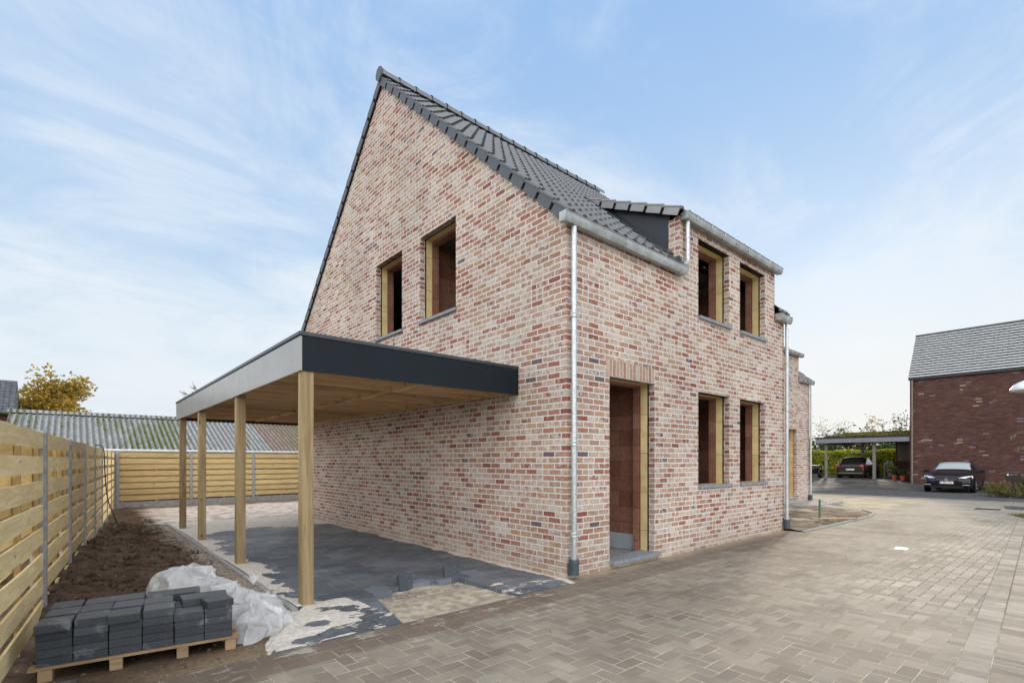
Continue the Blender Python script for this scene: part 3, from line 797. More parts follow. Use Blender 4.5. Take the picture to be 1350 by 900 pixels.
nr, *_ = tile_slope('roof', N, X0 - .03, X1 + .05, Y0 - .06, 4.44, Y0 + apexY, apexZ - .06, ROW, 'tile', skip=lambda x, y, z: 9.5 < x < 14.7 and y < Y0 + 1.6)
tile_slope('roof', N, X0 - .03, X1 + .05, Y0 + D + .12, 4.40, Y0 + apexY, apexZ - .06, ROW, 'tile')
ridge(nr, X0 - .05, X1 + .07, Y0 + apexY, apexZ - .03)
verge(nr, X1 + .03, Y0 - .06, 4.44, Y0 + apexY, apexZ - .06, ROW, out=1)
nd, *_ = tile_slope('dormer_roof', N, 9.4, 14.85, Y0 - .05, 5.27, Y0 + 2.0, 6.20, 6, 'dormer_tile')
MB().box(14.64, 14.70, Y0 + .1, Y0 + 1.7, 4.4, 5.25).build('dormer_cheek', 'cheek', N)
gutter(N, 14.72, X1 + .12, 4.42, y0=Y0 - .02); gutter(N, 9.4, 14.85, 5.27, y0=Y0 - .02, h=.10)
downpipe(N, X1 - .08, Y0 - .08, 4.3, .12, clips=(2.7, 1.4, .6))
MB().box(13.70, 14.62, Y0 - .05, Y0 + .12, .17, .215).build('door_sill', 'bluestone', N)
MB().box(12.9, 16.1, Y0 - 1.0, Y0 - .01, -.05, .05).build('door_step', 'concrete', N, bevel=.01)

# ==================================================================== CARPORT
CX, CY0, CY1, CZ0, CZ1 = -2.99, .915, 9.21, 2.428, 2.83
C_ = thing('carport', 'flat roofed carport with anthracite fascia on four timber posts against the brick gable', 'carport', (-1.5, 5., 0))
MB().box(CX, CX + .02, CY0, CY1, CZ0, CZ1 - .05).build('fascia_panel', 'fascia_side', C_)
MB().box(CX + .022, -.004, CY0, CY0 + .02, CZ0, CZ1 - .05).build('fascia_panel', 'fascia', C_)
MB().box(CX + .022, -.004, CY1 - .02, CY1, CZ0, CZ1 - .05).build('fascia_panel', 'fascia', C_)
MB().box(CX + .012, CX + .03, CY0 + .022, CY1 - .022, CZ1 - .052, CZ1 - .040).build('shadow_gap', 'membrane', C_)
t = MB(); t.box(CX - .012, CX + .06, CY0 - .012, CY1 + .012, CZ1 - .040, CZ1); t.box(CX + .061, -.004, CY0 - .012, CY0 + .06, CZ1 - .040, CZ1); t.box(CX + .061, -.004, CY1 - .06, CY1 + .012, CZ1 - .040, CZ1)
t.build('roof_trim', 'trim', C_, bevel=.004)
MB().box(CX + .03, -.006, CY0 + .03, CY1 - .03, CZ1 - .10, CZ1 - .07).build('roof_membrane', 'membrane_roof', C_)
MB().box(CX + .03, -.006, CY0 + .03, CY1 - .03, CZ1 - .125, CZ1 - .102).build('roof_deck', 'deck_wood', C_)
for y in (.930, 3.70, 6.62, 8.85):
    MB().box(-2.965, -2.845, y, y + .125, -.02, CZ0 + .03).build('post', 'post_wood', C_, bevel=.006)
MB().box(-2.967, -2.905, CY0 + .022, CY1 - .022, CZ0 + .035, CZ1 - .128).build('beam', 'beam_wood', C_)
MB().box(-.052, -.006, CY0 + .022, CY1 - .022, CZ0 + .02, CZ1 - .128).build('ledger', 'beam_wood', C_)
n = 17
for i in range(n):
    y = CY0 + .10 + (CY1 - CY0 - .25) * i / (n - 1)
    MB().box(-2.903, -.054, y, y + .055, CZ0 + .045, CZ1 - .128).build('joist', 'joist_wood', C_, bevel=.003)
    if i < n - 1:
        y2 = CY0 + .10 + (CY1 - CY0 - .25) * (i + 1) / (n - 1)
        off = .03 if i % 2 else -.03
        MB().box(-1.42 + off, -1.37 + off, y + .057, y2 - .002, CZ0 + .035, CZ1 - .13).build('blocking', 'beam_wood', C_)
mb = MB()
for i in range(12):
    y = CY0 + .25 + i * .68
    mb.tube([(CX - .002, y, CZ0 + .13 ), (CX + .004, y, CZ0 + .13)], .005, 6)
mb.build('screw', 'membrane', C_)

# ==================================================================== GROUND, ROAD, PAVING
def ssf(a, b, x): t_ = min(1, max(0, (x - a) / (b - a))); return t_ * t_ * (3 - 2 * t_)
def rise(x, y): return .33 * ssf(27., 33.5, x) * ssf(1.2, 4.5, y) 
xs = sorted(set([-500, -200, -100, -60, -40, -25, -15, -10, -8, -6, 50, 55, 60, 70, 90, 120, 200, 350, 600] + [i * 1.0 for i in range(-4, 48)]))
ys = sorted(set([-500, -200, -100, -60, -40, -25, -18, 20, 24, 30, 40, 60, 90, 140, 220, 400, 600] + [i * 1.0 for i in range(-14, 18)]))
mb = MB(); mb.grid(lambda i, j: (xs[i], ys[j], -.11 + rise(xs[i], ys[j])), len(xs), len(ys))
structure(mb.build('ground', 'ground', smooth=True))
# road: one slab with an edge
rp = [(-14, -.22), (-3.56, -.22), (-.06, -.22), (-.06, -.002), (6.9, -.002), (6.9, -.36), (12.2, -.34), (12.6, -.15), (16.9, 2.4), (17.6, 4.5), (21.1, 5.2), (20.9, -3.), (20.9, -16), (-14, -16)]
def prism(poly, z0, z1, name, mat, parent=None, holes=()):
    return plate(poly, holes, lambda u, v, d: (u, v, z1 - d), z1 - z0, name, mat, parent)
structure(prism(rp, -.10, 0., 'road', 'road'))
# apron under the carport: charcoal paving with the notch still open
ap = [(-3.56, -.215), (-2.42, -.215), (-2.16, 1.0), (-1.72, 1.03), (-1.0, 1.08), (-.94, -.215), (-.004, -.215), (-.004, -.004), (-.004, 8.9), (-3.03, 8.9), (-3.02, .84)]
ap = [(-3.58, -.215), (-2.44, -.215), (-2.20, .92), (-1.95, .93), (-1.93, 1.04), (-1.30, 1.05), (-1.28, .97), (-1.0, .96), (-.98, -.215), (-.064, -.215), (-.004, -.006), (-.004, 10.1), (-3.03, 10.1), (-3.02, .84)]
structure(prism(ap, -.09, .003, 'paving', 'apron'))
mb = MB(); mb.grid(lambda i, j: (-2.6 + i * .06, -.30 + j * .06, -.055 + .030 * mnoise.noise(Vector((i * .13, j * .13, 1.))) + .012 * mnoise.noise(Vector((i * .5, j * .5, 4.))) + .03 * ssf(8, 2, j)), 29, 25)
structure(mb.build('sand', 'sand', smooth=True, fix=False))
# spilt white sand with real thickness on the paving
def spill_(x0_, x1_, y0_, y1_, st_, f, name):
    nx, ny = int((x1_ - x0_) / st_), int((y1_ - y0_) / st_); mb = MB()
    def P(i, j):
        x, y = x0_ + i * st_, y0_ + j * st_
        h = f(x, y) + .55 * mnoise.fractal(Vector((x * 2.6, y * 2.6, 3.1)), .9, 2., 6) + .12 * mnoise.noise(Vector((x * 22, y * 22, 1)))
        return (x, y, .003 + max(-.008, min(.022, h * .022)) + .0015 * mnoise.noise(Vector((x * 60, y * 60, 0))))
    mb.grid(P, nx, ny); o = mb.build(name, 'white_sand', smooth=True, fix=False); return structure(o)
def fnear(x, y):
    left_edge = -3.56 + max(0, y) * .62
    if x < left_edge + .03 or y < -.19 or y > .98: return -2
    d_ = (x - left_edge) 
    return .66 - d_ * .80 - max(0, y - .55) * .9 - 1.0 * math.exp(-(((x + 3.05) / .13) ** 2 + ((y - .30) / .10) ** 2)) - 1.1 * math.exp(-(((x + 2.95) / .22) ** 2 + ((y + .02) / .09) ** 2)) - 1.0 * math.exp(-(((x + 3.25) / .16) ** 2 + ((y + .10) / .06) ** 2))
spill_(-3.6, -2.42, -.21, 1.0, .012, fnear, 'sand_spill')
spill_(-3.02, -2.2, .9, 8.6, .022, lambda x, y: .50 - (x + 3.02) * 2.4 + (.35 if y > 6.5 else 0) * (y - 6.5) + .28 * math.sin(y * 2.1 + 1), 'sand_spill')
# soil on the left and behind
def soilz(x, y):
    if x > -3.05 + .0 and y < 10.0: return -.07
    m_ = .27 * math.exp(-((x + 5.25) / .75) ** 2) * ssf(.6, 2.6, y) * (1 - .72 * ssf(4., 9., y))
    m_ += .10 * math.exp(-((x + 4.3) / .7) ** 2) * ssf(1.2, 2.2, y) * (1 - ssf(5., 8., y))
    n_ = mnoise.fractal(Vector((x * 1.7, y * 1.7, .3)), 1., 2., 5)
    n2 = mnoise.fractal(Vector((x * 8, y * 8, 2.3)), 1., 2., 3)
    k = ssf(-3.0, -3.7, x) if y < 10 else 1.
    flat = 1 - .92 * ssf(1.0, .55, y) * ssf(-5.15, -4.9, x)
    z = .004 + m_ + (n_ * .075 + n2 * .024 + .015) * (.25 + .75 * k) * flat
    if x > -3.3 and y >= 10: z = z * .5 + .0
    z = z * ssf(-.30, -.12, y) - .05 * (1 - ssf(-.36, -.16, y))
    if x > -3.58 and y < 1.: z -= .10 * ssf(-3.58, -3.50, x - (y * .5 if y > 0 else 0))
    if x < -5.6: z = z * .2 + .02
    return z
mb = MB(); NX, NY = 210, 345
def sp_(i, j):
    x = -8. + 12.2 * i / (NX - 1) ; y = -.36 + 17.8 * j / (NY - 1); return (x, y, soilz(x, y))
mb.grid(sp_, NX, NY)
o = mb.build('soil', 'soil', smooth=True, fix=False); structure(o)
# clods of soil
mb = MB()
for _ in range(1700):
    x = random.uniform(-5., -3.25); y = random.uniform(-.1, 11) ** 1.0; r = random.choice([.010, .014, .018, .025, .035, .05]) * random.uniform(.6, 1.2)
    if y < .75 and x > -5: r *= .45
    c = Vector((x, y, soilz(x, y) + r * .2)); vs = [c + Vector((a, b, d)).normalized() * r * random.uniform(.7, 1.2) for a, b, d in ((1, 0, 0), (0, 1, 0), (-1, 0, 0), (0, -1, 0), (0, 0, 1), (0, 0, -1))]
    mb.add(vs, [(0, 1, 4), (1, 2, 4), (2, 3, 4), (3, 0, 4), (1, 0, 5), (2, 1, 5), (3, 2, 5), (0, 3, 5)])
tag(mb.build('soil_clod', 'soil', smooth=True), 'loose dark clods scattered over the dug soil strip', 'soil', kind='stuff')
# edging kerb along the paving's left side
e = MB(); e.extrude([(-.03, 0, 0), (.03, 0, 0), (.03, 0, .05), (-.03, 0, .05)], (-3.065, .84, -.03), (-3.065, 10.45, -.03))
tag(e.build('edging_kerb', 'concrete'), 'thin concrete edging strip between soil and carport paving', 'kerb')
# plot in front of second house
tri = [(6.92, -.04), (6.92, -.36), (9.2, -.40), (11.6, -.40), (12.45, -.26), (13.6, .45), (16.6, 2.3), (15.9, 2.49), (6.92, 2.49)]
def inpoly(x, y, P):
    c = False
    for (x1, y1), (x2, y2) in zip(P, P[1:] + P[:1]):
        if (y1 > y) != (y2 > y) and x < (x2 - x1) * (y - y1) / (y2 - y1) + x1: c = not c
    return c
mb = MB(); vs = {}; st = .12
for i in range(82):
    for j in range(26):
        x, y = 6.92 + i * st, -.48 + j * st
        if inpoly(x, y, tri):
            d = min([abs((P2[0] - P1[0]) * (P1[1] - y) - (P1[0] - x) * (P2[1] - P1[1])) / math.hypot(P2[0] - P1[0], P2[1] - P1[1]) for P1, P2 in zip(tri[1:7], tri[2:8])])
            k = ssf(0, .3, d)
            z = .012 + .045 * k * mnoise.fractal(Vector((x * 1.4, y * 1.4, 8)), 1., 2., 4) + .02 * k
            hole = math.exp(-(((x - 10.2) / .9) ** 2 + ((y + .02) / .22) ** 2)); z -= .14 * hole
        else: z = -.03
        vs[i, j] = (x, y, z)
mb.grid(lambda i, j: vs[i, j], 82, 26)
structure(mb.build('building_plot', 'plot', smooth=True, fix=False))
pts = [(6.9, -.38), (9.2, -.42), (11.6, -.42), (12.5, -.28), (13.3, .20)]
mb = MB()
for (a, b), (c, d) in zip(pts, pts[1:]):
    L_ = math.hypot(c - a, d - b); nx, ny = -(d - b) / L_ * .03, (c - a) / L_ * .03
    mb.add([(a - nx, b - ny, -.05), (c - nx, d - ny, -.05), (c + nx, d + ny, -.05), (a + nx, b + ny, -.05), (a - nx, b - ny, .03), (c - nx, d - ny, .03), (c + nx, d + ny, .03), (a + nx, b + ny, .03)],
           [(0, 3, 2, 1), (4, 5, 6, 7), (0, 1, 5, 4), (1, 2, 6, 5), (2, 3, 7, 6), (3, 0, 4, 7)])
tag(mb.build('edging_kerb', 'concrete'), 'low concrete kerb round the unfinished plot beside the block paved road', 'kerb')
# gravel yard and damp slab
def sheet(poly, dz, name, mat, step=.5):
    mb = MB(); x0_, x1_ = min(p[0] for p in poly), max(p[0] for p in poly); y0_, y1_ = min(p[1] for p in poly), max(p[1] for p in poly)
    bm = bmesh.new(); f = bm.faces.new([bm.verts.new((x, y, 0)) for x, y in poly])
    k = x0_ + 1
    while k < x1_: bmesh.ops.bisect_plane(bm, geom=bm.verts[:] + bm.edges[:] + bm.faces[:], plane_co=(k, 0, 0), plane_no=(1, 0, 0)); k += 1
    k = y0_ + 1
    while k < y1_: bmesh.ops.bisect_plane(bm, geom=bm.verts[:] + bm.edges[:] + bm.faces[:], plane_co=(0, k, 0), plane_no=(0, 1, 0)); k += 1
    for v in bm.verts: v.co.z = dz + rise(v.co.x, v.co.y)
    bm.normal_update()
    for f in bm.faces:
        if f.normal.z < 0: f.normal_flip()
    me = bpy.data.meshes.new(name); bm.to_mesh(me); bm.free(); me.materials.append(MAT[mat])
    o = bpy.data.objects.new(name, me); COL.objects.link(o); return structure(o)
sheet([(20.92, -14), (36, -14), (42, 2), (42, 16), (17., 16), (17.6, 4.6), (21.05, 5.2)], -.006, 'gravel', 'gravel')
sheet([(27.2, 9.9), (26.3, 6.0), (28.2, 2.4), (33.2, 3.1), (42, 3.1), (42, 10.2)], .012, 'driveway_slab', 'wet')
mb = MB()
for yy in (5.2, 7.4): mb.box(27, 42, yy, yy + .025, -.02, .0)
st1 = sheet([(20.6, -14), (20.95, -14), (21.1, 5.2), (20.7, 5.2)], .012, 'kerb_strip', 'concrete')
# grass corner and dark gravel strip at right
mb = MB(); 
for _ in range(5000):
    x = random.uniform(13.8, 15.6); y = random.uniform(-6, -2.75)
    if y > -2.75 - abs(x - 15.0) * .6 : continue
    h = random.uniform(.02, .05); w = .006; a_ = random.uniform(0, 6.28)
    mb.add([(x - w * math.cos(a_), y - w * math.sin(a_), .0), (x + w * math.cos(a_), y + w * math.sin(a_), .0), (x + random.uniform(-.02, .02), y + random.uniform(-.02, .02), h)], [(0, 1, 2)])
tag(mb.build('grass', 'grass', fix=False), 'small corner of short green grass at the right edge of the road', 'grass', kind='stuff')
structure(prism([(13.7, -3.3), (15.0, -2.85), (15.7, -3.2), (15.6, -6.), (13.8, -6.)], -.02, .006, 'lawn', 'ground'))
structure(prism([(17.2, -2.6), (18.6, -2.4), (18.8, -3.2), (18.4, -6), (17., -6)], -.02, .006, 'gravel', 'gravel'))

# ==================================================================== FENCES
def fence(name, label, p0, p1, npan, z0, ztop, mat, side, kick=True, rows=8, gapb=.125):
    """panels of overlapping boards between slotted concrete posts; side: +1/-1 = which face has the raised boards"""
    p0, p1 = Vector((*p0, 0)), Vector((*p1, 0)); d = (p1 - p0); L = d.length; d.normalize(); nn = Vector((-d.y, d.x, 0)) * side
    root = thing(name, label, 'fence', tuple((p0 + p1) / 2))
    Mx = Matrix((( d.x, nn.x, 0, p0.x), (d.y, nn.y, 0, p0.y), (0, 0, 1, 0), (0, 0, 0, 1)))
    s = L / npan
    for i in range(npan + 1):
        mb = MB(); mb.box(i * s - .05, i * s + .05, -.055, .055, -.15, ztop + .02, Mx)
        mb.build('post', 'concrete', root, bevel=.014)
    for i in range(npan):
        a, b = i * s + .052, (i + 1) * s - .052
        mb = MB(); pitch = (ztop - z0) / rows
        for r in range(rows):
            zz = z0 + r * pitch + pitch - .145; q = lambda: random.uniform(-.009, .009)
            dz, dz2 = q(), q()
            # front boards, two half lengths with a butt joint now and then
            def board(u0, u1, v0, v1, w0):
                K = 6; V_ = []
                bow = random.uniform(-.010, .010)
                for k in range(K + 1):
                    u = u0 + (u1 - u0) * k / K; sag = bow * math.sin(math.pi * k / K)
                    for (vv, ww) in ((v0, w0), (v0, w0 + .018), (v1, w0 + .018), (v1, w0)): V_.append(Mx @ Vector((u, ww + sag, vv + dz * (k / K))))
                F_ = [(k * 4 + c, k * 4 + (c + 1) % 4, (k + 1) * 4 + (c + 1) % 4, (k + 1) * 4 + c) for k in range(K) for c in range(4)] + [(0, 3, 2, 1), (K * 4, K * 4 + 1, K * 4 + 2, K * 4 + 3)]
                mb.add(V_, F_)
            board(a, b, zz, zz + .145, .018)
            if r: board(a, b, zz - (pitch - .145) / 2 - gapb / 2, zz - (pitch - .145) / 2 + gapb / 2, -.040)
        mb.build('slat_panel', mat, root)
        for u in (a + .06, a + (b - a) / 2, b - .11): MB().box(u, u + .045, -.0165, .0165, z0, ztop - .02, Mx).build('batten', 'batten', root)
        if kick: MB().box(a, b, -.02, .02, -.15, z0 - .006, Mx).build('base_board', 'concrete', root, bevel=.003)
    return root
def lx(y): return -5.13 + .0838 * y
fence('wooden_fence', 'long yellow timber fence with grey concrete posts along the dug soil on the left', (lx(-2.10), -2.10), (lx(15.55), 15.55), 9, .04, 1.755, 'fence_wood_y', -1, kick=False, gapb=.095)
fence('wooden_fence', 'yellow timber fence across the far end of the yard in front of the corrugated roof', (-3.72, 15.62), (8.30, 16.90), 6, .20, 1.765, 'fence_wood_x', -1)
# cable hanging over the fence
cp = [(lx(9.6) - .25, 9.7, 1.0), (lx(9.6) - .10, 9.68, 1.72), (lx(9.6) - .03, 9.66, 1.84), (lx(9.6) + .07, 9.62, 1.76), (lx(9.6) + .09, 9.6, 1.3), (lx(9.6) + .13, 9.4, .7), (lx(9.6) + .25, 9.3, .28), (-4.05, 9.3, .14), (-4.12, 8.8, .13), (-4.0, 8.2, .11), (-3.75, 7.8, .10), (-3.55, 7.7, .08)]
def smooth_path(P, k=6):
    P = [Vector(p) for p in P]; o = []
    for i in range(len(P) - 1):
        a, b, c, d = P[max(i - 1, 0)], P[i], P[i + 1], P[min(i + 2, len(P) - 1)]
        for s in range(k):
            t = s / k; o.append(.5 * ((2 * b) + (c - a) * t + (2 * a - 5 * b + 4 * c - d) * t * t + (3 * b - a - 3 * c + d) * t ** 3))
    return o + [P[-1]]
tag(MB().tube(smooth_path(cp), .011, 8).build('cable', 'black_plastic', smooth=True), 'black cable hanging over the left fence onto the soil', 'cable')

# ==================================================================== PALLET, BLOCKS, FILM
ang = math.atan2(-.15, 1.15); PM = Matrix.Translation((-4.945, .235, 0)) @ Matrix.Rotation(ang, 4, 'Z')
PL, PD = 1.22, .80
P_ = thing('pallet', 'small rough wooden pallet on the soil carrying the charcoal pavers', 'pallet', tuple(PM @ Vector((.6, .4, 0))))
for i, v in enumerate((0., .225, .45, .675)): MB().box(-.03, PL, v, v + .10, .088, .108, PM).build('deck_board', 'pallet_wood', P_, bevel=.002)
for u in (.02, .40, .80, 1.12):
    for v in (.005, .36, .69): MB().box(u, u + .075, v, v + .085, .0, .087, PM).build('block', 'pallet_wood', P_, bevel=.003)
bw_, bd_, bh_ = .192, .215, .058
ordn = ['first', 'second', 'third', 'fourth', 'fifth', 'sixth']
lay = ['bottom', 'second', 'third', 'fourth', 'top']
base = MB().box(0, bw_ - .006, 0, bd_ - .006, 0, bh_ - .004)
proto = None
def put_block(u, v, z, rz, label, tilt=(0, 0)):
    global proto
    Mx = PM @ Matrix.Translation((u, v, z)) @ Matrix.Rotation(rz, 4, 'Z') @ Matrix.Rotation(tilt[0], 4, 'X') @ Matrix.Rotation(tilt[1], 4, 'Y')
    if proto is None: o = proto = MB().box(0, bw_ - .004, 0, bd_ - .004, 0, bh_ - .002).build('paving_block', 'block', bevel=.003)
    else: o = proto.copy(); COL.objects.link(o)
    o.matrix_world = Mx; o.location = Mx.to_translation(); o.rotation_euler = Mx.to_euler()
    return tag(o, label, 'paver', 'charcoal paving blocks stacked on the pallet')
side_w = ['front', 'middle', 'back']
for L_ in range(5):
    for c in range(6):
        for r in range(3):
            if L_ == 4 and c == 5: continue
            if L_ == 4 and c == 4 and r < 2: continue
            if L_ == 3 and c == 5 and r == 2: pass
            if L_ < 3 and 0 < c < 5 and r == 1: continue
            j = lambda s: random.uniform(-s, s)
            wob = .008 if L_ == 4 else .0025
            if L_ == 4: lab = 'charcoal paver in top layer of pallet stack, %s from left, %s row' % (ordn[c], side_w[r])
            else: lab = 'charcoal paver in %s layer of pallet stack, %s from left, %s row' % (lay[L_], ordn[c], side_w[r])
            put_block(.01 + c * bw_ * 1.012 + j(wob), .01 + r * (bd_ + .012) + j(wob) - (0.03 if L_ == 4 and c in (0, 2) and r == 0 else 0), .1085 + L_ * bh_, j(.008 if L_ < 4 else .03), lab)
put_block(.84, .19, .1085 + 4 * bh_, .10, 'charcoal paver lying loose on the pallet stack, left of the skewed corner one')
put_block(1.0, .02, .1085 + 4 * bh_, .22, 'charcoal paver lying skewed on the right front corner of the pallet stack', )
# loose ones at the paving edge
def loose(x, y, z, rx, rz, lab, rz2=0):
    o = proto.copy(); COL.objects.link(o); o.location = (x, y, z); o.rotation_euler = (rx, 0, rz); return tag(o, lab, 'paver')
loose(-1.80, 1.075, -.085, R(80), R(4), 'charcoal paver standing on edge at the open paving edge, nearer the post')
loose(-1.13, 1.10, -.085, R(78), R(-6), 'charcoal paver standing on edge at the open paving edge, nearer the brick wall')
loose(-4.93, -.06, -.035, 0, R(-8), 'charcoal paver lying flat on the soil in front of the pallet')

# crumpled film
def film():
    mb = MB(); NU, NV = 74, 50
    A = [Vector(p) for p in ((-4.02, 1.75, 0), (-3.85, 1.25, 0), (-3.62, .85, 0), (-3.50, .50, 0), (-3.58, .18, 0))]
    ctr = smooth_path(A, 8)
    def P(i, j):
        t = i / (NU - 1); s = (j / (NV - 1)) * 2 - 1
        c = ctr[min(int(t * (len(ctr) - 1)), len(ctr) - 2)].lerp(ctr[min(int(t * (len(ctr) - 1)) + 1, len(ctr) - 1)], (t * (len(ctr) - 1)) % 1 if t < 1 else 1)
        w = (.34 + .05 * math.sin(t * 9)) * (math.sin(math.pi * min(1, max(0, t * .92 + .06))) ** .45)
        hh = (.30 + .17 * math.exp(-((t - .12) / .15) ** 2) + .03 * math.sin(t * 7)) * (1 - .45 * ssf(.7, 1, t))
        x = c.x + s * w; y = c.y + s * w * .35
        z = hh * max(0, 1 - abs(s) ** 2.6) ** .8 * math.sin(math.pi * min(1, t * .9 + .10)) ** .35
        q = Vector((x * 4.2, y * 4.2, z * 3))
        rid = 1 - abs(mnoise.noise(q)) * 2; rid2 = 1 - abs(mnoise.noise(q * 2.3 + Vector((5, 1, 2)))) * 2
        k = min(1, z * 8)
        fold = 1 - abs(mnoise.noise(Vector(((x + y * .6) * 7., (y - x) * 1.6, z * 1)))) * 3.2
        fold2 = 1 - abs(mnoise.noise(Vector(((y - x * .3) * 8. + 7, (x + y) * 1.8, z * 1)))) * 3.2
        z += (rid * .030 + rid2 * .006 + fold * .042 + fold2 * .026) * k - .02 * k; x += mnoise.noise(q * 2.1 + Vector((9, 9, 9))) * .10 + random.uniform(-.002, .002); y += mnoise.noise(q * 2.1 + Vector((3, 7, 1))) * .11 + random.uniform(-.002, .002); z += random.uniform(-.002, .002) * k
        return (x, y, max(z + .004, soilz(x, y) - .0))
    mb.grid(P, NU, NV)
    # knot-like bunched ear
    e0 = Vector((-3.42, .95, .30))
    for k in range(9):
        a = k * .7; mb.add([e0, e0 + Vector((.05 * math.cos(a), .05 * math.sin(a), .06)), e0 + Vector((.06 * math.cos(a + .6), .06 * math.sin(a + .6), .09))], [(0, 1, 2)])
    o = mb.build('plastic_film', 'film', smooth='auto', fix=False); return o
tag(film(), 'crumpled sheet of clear plastic film lying behind the pallet of pavers', 'plastic sheet')

# ==================================================================== BARN WITH CORRUGATED ROOF
B = thing('barn', 'low barn with a mossy corrugated fibre cement roof behind the back fence', 'barn', (4, 20, 0))
def corr(x0, x1, mat):
    mb = MB(); n = int((x1 - x0) / .0221); rows = [(18.35, 1.93), (19.6, 2.40), (20.8, 2.86), (22.0, 3.32)]
    vs = []; 
    for ri, (y, z) in enumerate(rows):
        for i in range(n + 1):
            x = x0 + (x1 - x0) * i / n; vs.append((x, y + (random.uniform(-.01, .01) if ri == 0 else 0), z + .032 * math.sin(2 * math.pi * x / .177) + .012 * mnoise.noise(Vector((x * .8, y, 0)))))
    fs = [(r * (n + 1) + i, r * (n + 1) + i + 1, (r + 1) * (n + 1) + i + 1, (r + 1) * (n + 1) + i) for r in range(3) for i in range(n)]
    mb.add(vs, fs); return mb.build('roof', mat, B, smooth=True, fix=False)
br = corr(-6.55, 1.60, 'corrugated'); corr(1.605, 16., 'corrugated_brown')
MB().extrude([(0, -.16, -.03), (0, 0, .10), (0, .16, -.03), (0, 0, .06)], (-6.6, 22.0, 3.34), (16, 22.0, 3.34)).build('ridge_cap', 'corrugated', br)
MB().add([(-6.5, 22.02, 3.3), (16, 22.02, 3.3), (16, 25.8, 1.9), (-6.5, 25.8, 1.9)], [(0, 1, 2, 3)]).build('roof', 'corrugated', B, fix=False)
MB().extrude([(0, -.10, 0), (0, .0, -.02), (0, 0, -.10), (0, -.06, -.12), (0, -.11, -.07)], (-6.5, 18.33, 1.93), (16, 18.33, 1.93)).build('gutter', 'white', B)
MB().box(-6.4, 15.9, 18.6, 18.8, -.1, 1.86).build('wall', 'dark_brick', B); MB().box(-6.4, -6.2, 18.8, 25.5, -.1, 1.86).build('wall', 'dark_brick', B)
MB().add([(-6.45, 18.4, 1.86), (-6.45, 25.7, 1.86), (-6.45, 22, 3.28)], [(0, 1, 2)]).build('gable', 'grey_wood', B, fix=False)

# neighbour house at far left
NB = thing('neighbour_house', 'grey tiled roof and brick wall of a house at the far left edge', 'house', (-14, 50, 0))
MB().box(-22, -8.5, 49, 56, -.1, 5.15).build('wall', 'dark_brick', NB)
mb = MB()
for r in range(11):
    ya, yb = 48.6 + r * .33, 48.6 + (r + 1) * .33; za, zb = 5.15 + r * .255, 5.15 + (r + 1) * .255 - .05
    n = 46; w = (22.2 - 8.15) / n
    for i in range(n):
        xa = -22.2 + i * w; mb.add([(xa, ya, za), (xa + w - .03, ya, za), (xa + w - .03, yb, zb), (xa, yb, zb), (xa, ya, za - .06), (xa + w - .03, ya, za - .06)], [(0, 1, 2, 3), (4, 5, 1, 0)])
mb.build('roof', 'grey_tile', NB, fix=False)
MB().add([(-22.2, 48.62, 5.05), (-8.17, 48.62, 5.05), (-8.17, 52.3, 7.9), (-22.2, 52.3, 7.9), (-22.2, 56, 5.05), (-8.17, 56, 5.05)], [(0, 1, 2, 3), (3, 2, 5, 4), (1, 5, 2)]).build('roof', 'grey_tile', NB, fix=False)
MB().box(-22.2, -8.1, 48.5, 48.6, 4.98, 5.10).build('gutter', 'black_plastic', NB)

# ==================================================================== TREES
def rv(): 
    while True:
        v = Vector((random.uniform(-1, 1), random.uniform(-1, 1), random.uniform(-1, 1)))
        if v.length <= 1: return v
def leaf_quad(mb, c, s):
    a = rv().normalized(); b = a.cross(rv()).normalized(); a *= s; b *= s * .6
    mb.add([c - a - b * .3, c + b, c + a + b * .3, c - b], [(0, 1, 2, 3)])
def tree(label, base, h, rw, leaf, n, ls, nb=26, crown0=.3, group=None, name='tree', gap=.30, seedv=0):
    random.seed(100 + seedv)
    T = thing(name, label, 'tree', base, group); bs = Vector(base)
    tr = MB(); rt = h * (.009 if leaf == 'leaf_pale' or seedv == 5 else .022)
    tr.tube([bs, bs + Vector((.02 * h, 0, h * .3)), bs + Vector((0, .02 * h, h * .6)), bs + Vector((.01 * h, 0, h * .9))], [rt * 1.4, rt, rt * .6, rt * .15], 8)
    tips = []
    for k in range(nb):
        z0 = h * random.uniform(crown0 * .8, .85); a = random.uniform(0, 6.28); ln = rw * random.uniform(.5, 1.) * (1 - .55 * abs((z0 / h - .5)))
        p0 = bs + Vector((0, 0, z0)); p1 = p0 + Vector((math.cos(a) * ln * .6, math.sin(a) * ln * .6, ln * .25)); p2 = p1 + Vector((math.cos(a + .3) * ln * .45, math.sin(a + .3) * ln * .45, ln * random.uniform(.15, .5)))
        tr.tube([p0, p1, p2], [rt * .4, rt * .22, rt * .07], 5); tips += [p1, p2, (p1 + p2) / 2]
        for q in range(3):
            p3 = p2 + rv() * rw * .22; tr.tube([p1.lerp(p2, .6), p3], [rt * .1, rt * .04], 4); tips.append(p3)
    tips.append(bs + Vector((0, 0, h * .93)))
    tr.build('trunk', 'bark', T, smooth=True)
    if leaf:
        cr = MB()
        for k in range(n):
            t = random.choice(tips); c = t + rv() * rw * gap
            if c.z > bs.z + h * crown0 * .7: leaf_quad(cr, c, ls * random.uniform(.6, 1.3))
        cr.build('crown', leaf, T, fix=False)
    return T
tree('broad tree in golden autumn leaf rising behind the corrugated barn roof', (-6.5, 56.7, -.1), 8.5, 3.0, 'leaf_autumn', 12000, .17, nb=46, seedv=1, gap=.36)
